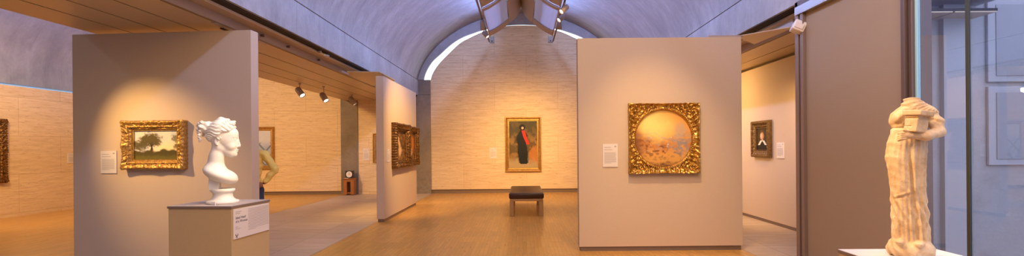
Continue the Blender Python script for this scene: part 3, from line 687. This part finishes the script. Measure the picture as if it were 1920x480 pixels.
t = thing('pedestal', 'low white-topped pedestal under the headless statue', 'pedestal', (2.535, 3.12, 0), R(-1))
MB().box(-.33, .33, -.31, .31, 0, .748, .003).build('body', PEDM, t); cp = MB().box(-.335, .335, -.315, .315, .748, .767, .001).build('cap', CAPE, t); MB().box(-.333, .333, -.313, .313, .767, .77).build('top_sheet', WHITE, cp)

# ------------------------------------------------------------------ marble bust
def f_bust(P):
    x, y, z = P
    d = ell(P, (.005, 0, .61), (.108, .080, .112)); d = smin(d, ell(P, (.055, 0, .545), (.072, .060, .105)), .03); d = smin(d, ell(P, (.066, 0, .628), (.064, .062, .062)), .02)
    d = smin(d, ell(P, (.082, 0, .452), (.034, .030, .030)), .035); d = smin(d, cap(P, (-.02, .040, .505), (.07, .010, .445), .020, .020), .03); d = smin(d, cap(P, (-.02, -.040, .505), (.07, -.010, .445), .020, .020), .03)
    for s in (-1, 1):
        d = smin(d, ell(P, (.075, s * .038, .512), (.030, .022, .028)), .02)             # cheeks
        d = smin(d, cap(P, (.114, s * .010, .600), (.098, s * .046, .599), .011, .008), .008)   # brows
        d = smax(d, -ell(P, (.134, s * .034, .576), (.024, .021, .014)), .008)
        d = smin(d, sph(P, (.103, s * .031, .575), .0150), .002)
        d = smin(d, cap(P, (.117, s * .018, .582), (.103, s * .046, .581), .004, .003), .004); d = smin(d, cap(P, (.115, s * .020, .565), (.102, s * .044, .567), .003, .003), .004)
        d = smin(d, ell(P, (.122, s * .010, .512), (.010, .007, .007)), .005)            # nostrils
        e = ell(P, (-.030, s * .070, .556), (.020, .010, .031)); e = smax(e, -ell(P, (-.026, s * .081, .562), (.010, .007, .016)), .004); d = smin(d, e, .006)
        d = smin(d, sph(P, (-.026, s * .074, .530), .008), .004)
    d = smin(d, chain(P, [(.118, 0, .604), (.127, 0, .570), (.138, 0, .526), (.137, 0, .517)], [.011, .0085, .0090, .0105], .005), .008)
    d = smin(d, ell(P, (.117, 0, .483), (.014, .022, .0060)), .005); d = smin(d, ell(P, (.114, 0, .469), (.013, .019, .0065)), .005); d = smax(d, -cap(P, (.129, -.02, .476), (.129, .02, .476), .0026, .0026), .002)
    d = smin(d, sph(P, (.098, 0, .440), .020), .012)
    # neck and chest, cut off in a rounded curve below
    neck = chain(P, [(-.025, 0, .52), (-.045, 0, .42), (-.055, 0, .33)], [.056, .058, .075], .03); d = smin(d, neck, .022)
    M = rotm(0, R(24), 0); d = smin(d, ell(P, (-.015, 0, .258), (.147, .150, .066), M), .045)
    d = smin(d, ell(P, (.050, 0.0, .250), (.055, .09, .03), M), .03)
    # hair: waved mass, parted at the front, bun and ringlets behind, curls on the crown
    h = ell(P, (-.006, 0, .637), (.128, .098, .114)); a = np.arctan2(y, z - .60)
    ph = np.arctan2(np.abs(y) + .004, z - .585 + .35 * (x + .02)); h = h + .0050 * np.sin(26 * ph + 1.6 * np.sin(52 * x) + 9 * x) + .0022 * np.sin(55 * ph + 2.2 * np.sin(60 * x + 1))
    h = smax(h, -(z - (.612 + .50 * (x + .02)) - .009 * np.sin(70 * x) + .25 * np.maximum(0, -x - .05)), .010); d = smin(d, h, .005)
    d = smin(d, cap(P, (-.09, .03, .60), (-.09, -.03, .60), .03, .03), .02)
    rs = np.random.RandomState(3)
    for k in range(34):
        th = rs.uniform(-1.1, 1.1); u = rs.uniform(0, 1); r = .010 + .006 * rs.rand(); cx = .018 + .085 * u; cz = .752 - .42 * max(0, cx - .055) - .045 * abs(th) * .8; c = (cx, .050 * th, cz)
        q = sph(P, c, r) + .0025 * np.sin(240 * (x - c[0]) + 200 * (z - c[2])); d = smin(d, q, .005)
    d = smin(d, chain(P, [(-.07, .0, .705), (-.01, .0, .752), (.035, 0, .750)], [.028, .026, .018], .02), .012)
    b = ell(P, (-.128, 0, .688), (.062, .056, .052), rotm(0, R(-25), 0)) + .0035 * np.sin(95 * (x + z) + 40 * y); d = smin(d, b, .012)
    for k, c in enumerate([(-.172, -.03, .715, .018), (-.150, -.045, .728, .017), (-.183, -.01, .70, .018), (-.16, -.052, .69, .018), (-.178, -.012, .690, .016), (-.186, -.02, .668, .017), (-.168, -.034, .655, .015), (-.180, -.022, .640, .0165), (-.172, -.028, .617, .015), (-.176, -.024, .597, .0145), (-.166, -.026, .578, .0135), (-.172, -.024, .562, .011), (-.150, .03, .64, .016), (-.155, .03, .615, .013), (-.15, -.036, .70, .015), (-.12, -.040, .715, .014)]):
        d = smin(d, sph(P, c[:3], c[3]) + .0016 * np.sin(300 * z + 200 * x), .004)
    d = smax(d, -(sph(P, (-.118, -.052, .625), .012)), .006)
    for c in ((-.022, -.083, .588), (-.008, -.084, .578), (.002, -.083, .590)):
        d = smin(d, sph(P, c, .008), .004); d = smin(d, sph(P, (c[0], -c[1], c[2]), .008), .004)
    # block support
    return smin(d, bx(P, (-.062, 0, .20), (.040, .048, .075), .002), .006)
t = thing('marble_bust', 'white marble bust of a woman in profile with waved hair and bun', 'sculpture', (-2.535, 4.15, 1.052), R(19)); t.scale = (.93, .93, .935)
sdfobj('figure', f_bust, (-.22, -.17, .125), (.17, .17, .79), .0036, MARBLE, t)
pr0 = [(0, 0), (.142, 0), (.149, .010), (.149, .020), (.142, .028), (.120, .034), (.104, .044), (.094, .060), (.089, .078), (.090, .092), (.097, .102), (.108, .108), (.112, .113), (.112, .128), (.104, .134), (0, .134)]
pr = [(r_ * .88, z_) for r_, z_ in pr0]; V = []; F = []; n = 64
for i in range(n):
    for r_, z_ in pr: V.append((r_ * math.cos(2 * math.pi * i / n), r_ * math.sin(2 * math.pi * i / n), z_))
m = len(pr)
for i in range(n):
    for j in range(m - 1): F.append((i * m + j, ((i + 1) % n) * m + j, ((i + 1) % n) * m + j + 1, i * m + j + 1))
so = link('round_base', mesh('round_base', V, F), MARBLE, t, True)
t = thing('inventory_tag', 'tiny white tag standing at the front of the bust base', 'tag', (-2.503, 3.965, 1.052), PR)
MB().box(-.012, .022, -.004, .004, 0, .034, .002).build('tag', WHITE, t); MB().box(-.010, .02, -.0048, -.0038, .012, .015).build('printed_line', ALUM, t)

# ------------------------------------------------------------------ headless draped statue
def f_stat(P):
    x, y, z = P      # x: right as seen, y: away from the viewer
    bodyx = np.interp(z, [.0, .12, .3, .5, .66, .8, .86, .95, 1.0], [.0, .0, -.004, -.014, -.022, -.012, -.010, .0, .01]); q = [x - bodyx, y, z]
    rx = np.interp(z, [.0, .1, .2, .3, .42, .55, .66, .76, .85, .93, .99, 1.04, 1.08], [.104, .100, .096, .094, .092, .100, .111, .107, .088, .084, .070, .040, .02])
    ry = rx * .80
    a = np.arctan2(q[1], q[0]); rr = np.hypot(q[0] / 1, q[1] / .80)
    sk = np.clip((.86 - z) / .08, 0, 1); up = 1 - sk
    leg = np.exp(-((a + 2.05) / .55)**2) * np.exp(-((z - .47) / .20)**2)      # forward knee
    folds = (.0052 * np.sin(a * 21 + 1.3 * np.sin(z * 6)) + .0034 * np.sin(a * 13 + z * 4 + 1)) * (.35 + .65 * np.clip((.72 - z) / .4, 0, 1)) * (1 - .85 * leg)
    deep = -.014 * np.exp(-((a + 1.25 + .45 * (z - .5)) / .10)**2) * np.clip((.74 - z) / .1, 0, 1) + .010 * np.exp(-((a + 1.05 + .45 * (z - .5)) / .10)**2) * np.clip((.74 - z) / .1, 0, 1)
    diag = .006 * np.sin(60 * (z + .55 * x) + 8 * a) * np.exp(-((z - .30) / .10)**2) + .0045 * np.sin(80 * (z - .7 * x) + 3 * a) * up
    crease = -.006 * np.exp(-((z - .405 - .42 * (x + .03)) / .008)**2) * np.exp(-((a + 1.95) / .6)**2) + .006 * np.exp(-((z - .42 - .42 * (x + .03)) / .010)**2) * np.exp(-((a + 1.95) / .6)**2)
    ang = np.arctan2(z - 1.0, x - .115); chest = .0024 * np.sin(26 * ang + 3 * np.sin(40 * x)) * up * np.clip((.10 - x) / .03, 0, 1) * (y < 0)
    belt = -.008 * np.exp(-((z - .855) / .006)**2)
    R_ = rx + (folds + deep) * sk + diag + chest + crease + belt + .020 * leg
    d = (rr - R_) * .62
    d = smax(d, z - 1.065, .02); d = smax(d, .05 - z, .01)
    # shoulders, bust
    d = smin(d, cap(P, (-.056, .0, .920), (.082, .01, .955), .036, .052), .035)
    d = smin(d, ell(P, (-.050, -.055, .930), (.030, .026, .036)), .045)
    d = smin(d, cap(P, (.022, 0, 1.00), (.020, 0, 1.045), .052, .030), .03); d = smax(d, (z - 1.055) + .10 * np.abs(x - .02), .008)
    d = smin(d, cap(P, (-.074, .0, .935), (-.088, -.01, .895), .026, .018), .03)     # broken right arm stump
    # left arm bent across the front
    arm = chain(P, [(.098, .01, .955), (.134, .0, .89), (.146, -.03, .825)], [.042, .040, .034], .02)
    arm = arm + .005 * np.sin(120 * (z + .5 * x)) * np.clip((z - .87) / .04, 0, 1)
    arm = smin(arm, chain(P, [(.150, -.03, .825), (.085, -.105, .800), (.010, -.135, .805)], [.034, .030, .024], .02), .015); d = smin(d, arm, .010)
    hand = ell(P, (-.015, -.142, .805), (.030, .022, .026))
    for k in range(4):
        zz = .822 - k * .013; hand = smin(hand, chain(P, [(-.020, -.155, zz), (-.044, -.158, zz - .004), (-.060, -.142, zz - .006 - .002 * k)], [.0088, .0080, .0068], .003), .003)
    hand = smin(hand, chain(P, [(-.005, -.150, .83), (-.028, -.163, .838)], [.010, .008], .003), .004); d = smin(d, hand, .006); d = d - .0016 * np.sin(30 * np.arctan2(z - 1.03, x - .15) + 2 * np.sin(50 * x + 30 * z)) * (z > .88) * (x > -.08) * (x < .16) * (y < .02)
    # the box she holds, against the breast
    M = rotm(R(-6), R(3), R(-40)); Mt = M.T; c = (.034, -.126, .888); qx = [P[i] - c[i] for i in range(3)]; Q = [Mt[i][0] * qx[0] + Mt[i][1] * qx[1] + Mt[i][2] * qx[2] for i in range(3)]
    bxx = bx(Q, (0, 0, -.010), (.043, .045, .055), .003); bxx = smax(bxx, -bx(Q, (-.005, -.050, .022), (.045, .012, .004)), .003); bxx = smax(bxx, -bx(Q, (-.03, -.05, -.03), (.035, .010, .003)), .003)
    bxx = smin(bxx, bx(Q, (.004, 0, .056), (.062, .055, .017), .003), .003); d = smin(d, bxx, .003)
    # rock base with feet
    n3 = .008 * np.sin(33 * x + 20 * y) * np.sin(41 * z + 11 * x) + .004 * np.sin(80 * x - 60 * y + 90 * z)
    base = ell(P, (-.002, 0, .055), (.134, .124, .072)) + n3; base = smax(base, -z + .0, .004); d = smin(d, base, .012)
    d = smax(d, -z, .002)
    for c in ((-.055, -.098, .105), (.045, -.104, .100)): d = smin(d, ell(P, c, (.024, .040, .016)), .020)
    d = d + .0012 * np.sin(90 * x + 40 * z) * np.sin(75 * z + 60 * y)
    return d
t = thing('draped_statue', 'headless weathered marble statue of a draped woman holding a box', 'sculpture', (2.520, 3.19, .773), R(-38)); t.scale = (.97, .97, .975)
sdfobj('figure', f_stat, (-.17, -.23, -.01), (.22, .16, 1.09), .0038, OLDM, t)

# ------------------------------------------------------------------ visitor behind the turned panel
SKIN = mat('skin', (.30, .13, .07), .55); SHIRT = mat('yellow_shirt_cloth', (.86, .62, .15), .85, build=lambda nt, b: bump(nt, b, noise(nt, pos(nt), 18, 3), .5, .02))
JEAN = mat('blue_denim', (.035, .05, .10), .85); HAIR = mat('grey_brown_hair', (.09, .06, .045), .7); SHOE = mat('brown_shoe_leather', (.06, .035, .02), .5)
J = dict(sr=(.20, 0, 1.44), er=(.385, -.10, 1.215), wr=(.245, -.13, 1.02), sl=(-.20, 0, 1.44), el=(-.25, .0, 1.16), wl=(-.26, .06, .92))
def f_skin(P):
    d = ell(P, (0, .015, 1.66), (.076, .095, .118)); d = smin(d, ell(P, (0, .07, 1.60), (.045, .045, .05)), .04); d = smin(d, sph(P, (0, .115, 1.65), .016), .015)
    for s in (-1, 1): d = smin(d, ell(P, (s * .078, 0, 1.655), (.010, .02, .032)), .006)
    d = smin(d, cap(P, (0, 0, 1.60), (0, -.01, 1.46), .055, .06), .03); d = smin(d, ell(P, (0, 0, 1.28), (.165, .10, .22)), .05); d = smin(d, ell(P, (0, 0, .97), (.165, .115, .13)), .05)
    for a, b, c in (('sr', 'er', 'wr'), ('sl', 'el', 'wl')): d = smin(d, chain(P, [J[a], J[b], J[c]], [.048, .038, .026], .03), .03)
    for s in (-1, 1): d = smin(d, chain(P, [(s * .09, 0, .92), (s * .10, .01, .50), (s * .11, -.02, .08)], [.085, .055, .038], .03), .03); d = smin(d, ell(P, (s * .11, .05, .05), (.04, .11, .035)), .02)
    # right hand on the back of the hip
    h = ell(P, (.185, -.137, .985), (.046, .018, .040), rotm(0, R(35), 0))
    for k, (dx, dz, l) in enumerate([(.0, .018, .070), (.008, .0, .078), (.012, -.018, .072), (.014, -.036, .055)]):
        a = (.165 + dx * .3, -.145, .985 + dz * .9 - .01); h = smin(h, chain(P, [a, (a[0] - l * .55, -.152, a[2] - .022), (a[0] - l * .95, -.140, a[2] - .042)], [.0105, .0098, .008], .004), .004)
    h = smin(h, chain(P, [(.21, -.135, 1.0), (.205, -.10, .965), (.195, -.06, .95)], [.013, .011, .009], .005), .006); d = smin(d, h, .012)
    g = ell(P, (-.262, .07, .86), (.02, .042, .048))
    for k in range(4): g = smin(g, chain(P, [(-.262, .045 + k * .020, .83), (-.258, .047 + k * .02, .79), (-.250, .045 + k * .02, .762 + .004 * abs(k - 1.5))], [.0105, .0098, .008], .004), .004)
    g = smin(g, chain(P, [(-.255, .10, .87), (-.25, .125, .83), (-.247, .125, .80)], [.012, .011, .009], .004), .005)
    return smin(d, g, .012)
def f_shirt(P):
    x, y, z = P; w = .008 * np.sin(48 * z + 22 * x) * np.sin(24 * x - 15 * z + 9 * y)
    d = ell(P, (0, 0, 1.28), (.178, .125, .26)); d = smin(d, ell(P, (0, -.01, 1.03), (.162, .125, .13)), .05); d = smin(d, cap(P, (-.16, 0, 1.43), (.16, 0, 1.43), .07, .07), .04)
    for a, b, c in (('sr', 'er', 'wr'), ('sl', 'el', 'wl')):
        e = J[c]; m = J[b]; e2 = tuple(m[i] + (e[i] - m[i]) * .85 for i in range(3)); d = smin(d, chain(P, [J[a], m, e2], [.068, .051, .043], .03), .012)
    d = d + w; d = smax(d, .985 - z + .01 * np.sin(20 * x), .01); return smax(d, z - 1.50 - .1 * np.abs(x), .01)
def f_jean(P):
    d = ell(P, (0, -.005, .93), (.180, .135, .12))
    for s in (-1, 1): d = smin(d, chain(P, [(s * .09, 0, .88), (s * .10, .01, .48), (s * .11, -.015, .07)], [.098, .075, .066], .03), .03)
    return smax(smax(d + .003 * np.sin(50 * P[2] + 20 * P[0]), P[2] - 1.02, .006), .03 - P[2], .006)
t = thing('person', 'person in yellow shirt and blue jeans, hand on hip, seen behind the turned panel', 'person', (-4.06, 7.32, 0), R(8))
body = sdfobj('body', f_skin, (-.34, -.20, .004), (.42, .24, 1.82), .0085, SKIN, t)
sdfobj('shirt', f_shirt, (-.37, -.24, .95), (.46, .2, 1.56), .009, SHIRT, t); sdfobj('jeans', f_jean, (-.24, -.17, .02), (.24, .17, 1.06), .010, JEAN, t)
sdfobj('hair', lambda P: smax(ell(P, (0, 0, 1.685), (.086, .104, .112)) + .002 * np.sin(200 * P[0] + 90 * P[2]), (P[1] - .045) * .8 - (P[2] - 1.69) * .9, .01), (-.1, -.12, 1.54), (.1, .12, 1.81), .007, HAIR, t)
for s in (-1, 1): sdfobj('shoe', lambda P: smax(smin(ell(P, (s * .11, .055, .045), (.048, .125, .042)), cap(P, (s * .11, -.02, .06), (s * .11, -.02, .09), .045, .042), .02), .002 - P[2], .004), (s * .11 - .07, -.09, -.004), (s * .11 + .07, .2, .14), .008, SHOE, t)

# ------------------------------------------------------------------ light reflectors under the skylight
RP = [(.0, 5.80), (.05, 5.64), (.11, 5.51), (.18, 5.42), (.26, 5.345), (.345, 5.285)]
WP = [(.375, 5.262), (.45, 5.195), (.54, 5.122), (.64, 5.052), (.74, 4.990), (.84, 4.938), (.93, 4.900)]
def strip(prof, y0, y1, name, m, parent, sx, th=.012):
    V = []; F = []
    for y in (y0, y1):
        for x, z in prof: V.append((sx * x, y, z))
        for x, z in prof: V.append((sx * x, y, z + th))
    n = len(prof); 
    for i in range(n - 1): F += [(i, i + 1, 2 * n + i + 1, 2 * n + i), (n + i, 3 * n + i, 3 * n + i + 1, n + i + 1), (i, n + i, n + i + 1, i + 1), (2 * n + i, 2 * n + i + 1, 3 * n + i + 1, 3 * n + i)]
    F += [(0, 2 * n, 3 * n, n), (n - 1, 2 * n - 1, 4 * n - 1, 3 * n - 1)]
    return link(name, mesh(name, V, F), m, parent, False)
for k, (lab) in enumerate(['curved aluminium reflector wings under the skylight, nearest the far wall', 'curved aluminium reflector wings, second from the far wall', 'curved aluminium reflector wings, nearest the camera']):
    y1 = 14.86 - k * 3.05; y0 = y1 - 2.98; t = thing('light_reflector', lab, 'light reflector', (0, 0, 0), 0, None); t.location = (0, y0, 4.9)
    off = bpy.data.objects.new('tmp', None)
    def shift(o): o.location = (0, -y0, -4.9); return o
    for sx in (-1, 1):
        shift(strip(RP, y0, y1, 'centre_shell', REFL, t, sx)); shift(strip(WP, y0 + .32, y1 - .62, 'perforated_wing', PERF, t, sx))
        shift(strip([(.36, 5.275)] + WP, y1 - .62, y1, 'end_band', REFL, t, sx)); shift(strip([(.36, 5.275)] + WP, y0, y0 + .32, 'end_band', REFL, t, sx))
        al = RP + WP
        shift(strip([(x, z - .03) for x, z in WP], y0 + .02, y0 + .05, 'rib', REFL, t, sx, .05)); shift(strip([(x, z - .03) for x, z in WP], y1 - .64, y1 - .61, 'rib', REFL, t, sx, .05))
        shift(MB().box(min(sx * .93, sx * .955), max(sx * .93, sx * .955), y0, y1, 4.86, 4.93, .003).build('edge_rail', ALUM, t))
        for yy in (y0 + .5, y1 - .8): shift(MB().cyl((sx * .5, yy, 5.18), (sx * .5, yy, 5.93), .008).build('hanger_rod', ALUM, t))
    bpy.data.objects.remove(off)
for sx in (-1, 1):
    side = 'left' if sx < 0 else 'right'
    t = thing('lighting_track', f'long lighting track along the {side} edge of the reflector wings', 'lighting track', (sx * 1.0, 15.6, 4.84))
    MB().box(-.02, .02, -12, -.2, -.02, .02).build('track', BRONZE, t); MB().box(-.075 - sx * .07, .075 - sx * .07, -.02, .06, -.0, .20, .004).build('end_plate', PILC, t); MB().cyl((-sx * .07, -.021, .05), (-sx * .07, -.03, .05), .02).build('socket', DARK, t)

# ------------------------------------------------------------------ spotlights
def can(label, mount, aim, lenb=.26, r=.075, power=0, angle=60, stem=.12, target=None, group=None, m=None, blend=1.0, radius=.05, color=WARM):
    t = thing('spotlight', label, 'spotlight', mount, 0, group); m = m or CAN
    a = Vector(aim).normalized(); c = Vector((0, 0, -stem))
    MB().cyl((0, 0, 0), (0, 0, -stem), .008).cyl((0, 0, 0), (0, 0, -.02), .03).build('stem', m, t)
    c0 = c - a * lenb * .45; c1 = c + a * lenb * .55
    bm = bmesh.new(); q = a.to_track_quat('Z', 'Y').to_matrix(); ring = []
    for rr, l in ((0, 0), (r * .75, 0), (r, .03), (r, lenb), (r * .9, lenb), (r * .88, lenb - .03), (0, lenb - .035)):
        ring.append([bm.verts.new(c0 + q @ Vector((rr * math.cos(w), rr * math.sin(w), l))) for w in [2 * math.pi * i / 24 for i in range(24)]])
    for j in range(len(ring) - 2):
        for i in range(24): bm.faces.new((ring[j][i], ring[j][(i + 1) % 24], ring[j + 1][(i + 1) % 24], ring[j + 1][i]))
    me = bpy.data.meshes.new('can'); bmesh.ops.remove_doubles(bm, verts=bm.verts, dist=1e-5); bm.to_mesh(me); bm.free(); link('can', me, m, t, True)
    MB().cyl(c1 - a * .035, c1 - a * .03, r * .86).build('lens', LENS, t)
    if power:
        tg = Vector(target) if target else Vector(mount) + c1 + a * 5
        d = bpy.data.lights.new('lamp', 'SPOT'); d.energy = power; d.spot_size = R(angle); d.spot_blend = blend; d.color = color; d.shadow_soft_size = radius
        o = bpy.data.objects.new('lamp', d); COL.objects.link(o); o.parent = t; o.location = c1 + a * .01; w = tg - (Vector(mount) + c1); o.rotation_euler = w.to_track_quat('-Z', 'Y').to_euler()
    return t
can('cylindrical ceiling spotlight, nearest of three in the left aisle', (-5.45, 12.05, 3.12), (.55, -.25, -.62), power=230, angle=95, stem=.20, target=(-2.9, 11.3, 1.3))
can('cylindrical ceiling spotlight, middle one of three in the left aisle', (-5.09, 12.62, 3.12), (.5, -.25, -.65), power=260, angle=95, stem=.27, target=(-3, 12.4, .8))
can('cylindrical ceiling spotlight by the pillar, farthest of three in the left aisle', (-5.05, 14.6, 3.12), (.5, .05, -.75), power=60, angle=80, stem=.17, target=(-4.6, 16.3, .9))
can('upright spotlight can on the left reflector track', (-1.0, 12.7, 4.818), (.05, .2, -1), .26, .062, 130, 50, .13, (-.2, 16.3, 1.5))
can('tilted spotlight with bright lens on the left reflector track', (-1.0, 13.7, 4.818), (.5, -.25, -.62), .22, .06, 120, 60, .14, (2.0, 11.5, 0))
can('spotlight with bright lens below the track on the right reflector', (1.0, 12.0, 4.818), (-.6, -.35, -.6), .24, .065, 130, 60, .14, (-.8, 9.5, 0))
can('hanging spotlight can on the right reflector, beside the bright one', (1.0, 12.75, 4.818), (.05, .2, -1), .22, .06, 200, 50, .13, (.1, 16.3, 1.6))
can('topmost spotlight on the right reflector edge', (1.0, 11.25, 4.818), (-.6, -.35, -.6), .24, .065, 130, 60, .14, (0, 9, 0))
# further track spotlights above the picture that light the pictures and sculptures
SP = [((-5.78, 4.9, 3.12), (-4.74, 6.43, 1.42), 310, 56, 'spotlight overhead trained on the gilt landscape'),
      ((1.0, 3.9, 4.818), (-2.52, 4.13, 1.5), 760, 14, 'spotlight overhead trained on the marble bust'),
      ((1.5, 4.9, 4.84), (1.95, 7.06, .8), 480, 46, 'spotlight overhead trained on the round painting'),
      ((-.56, 4.1, 4.818), (2.5, 3.2, 1.25), 1350, 15, 'spotlight overhead trained on the draped statue'),
      ((-.3, 9.6, 4.84), (-2.8, 11.7, 1.3), 1350, 52, 'spotlight overhead trained on the paired frames'),
      ((1.0, 9.2, 4.818), (0.0, 16.3, 1.5), 330, 40, 'spotlight overhead trained on the far wall')]
for mnt, tg, pw, an, lab in SP:
    can(lab, mnt, Vector(tg) - Vector(mnt), .24, .065, pw, an, .17, tg, 'track spotlights above the view', color=(1, .76, .42) if 'bust' in lab else WARM)
can('ceiling spotlight in the right aisle trained on the small portrait', (4.05, 6.95, 3.12), (.3, 1, -.7), .24, .065, 300, 62, .1, (4.75, 9.6, 1.0))
# small fittings
t = thing('clamp_light', 'tiny silver clamp light lying in the slot of the left channel', 'clamp light', (-3.56, 8.8, 3.25))
MB().cyl((0, -.10, -.03), (0, .0, -.04), .02).box(-.02, .02, -.14, -.09, -.05, .0, .004).build('clamp', ALU, t, False); MB().cyl((0, .02, -.04), (.03, .16, -.05), .026, .032).build('head', ALU, t, True)
t = thing('security_sensor', 'white boxy sensor fixed to the top of the right steel post', 'sensor', (3.40, 6.0, 2.93))
mt = Matrix.Rotation(R(28), 4, 'Y') @ Matrix.Rotation(R(-15), 4, 'Z')
MB().box(-.085, .055, -.07, .07, -.055, .075, .016, mt).build('housing', WHITE, t, True); MB().box(-.07, .03, -.085, -.069, -.035, .03, .006, mt).build('front_cover', PLACARD, t); MB().box(.03, .07, -.02, .03, -.02, .02).build('mount', ALUM, t)
for y in (9.2, 8.0, 7.2): 
    o = MB().cyl((-3.821, y, 3.18), (-3.790, y, 3.18), .017).cyl((-3.79, y, 3.18), (-3.775, y, 3.18), .022).build('knob', BRONZE); tag(o, 'small round fixing knob on the left ceiling channel', 'knob', 'fixing knobs along the left channel')
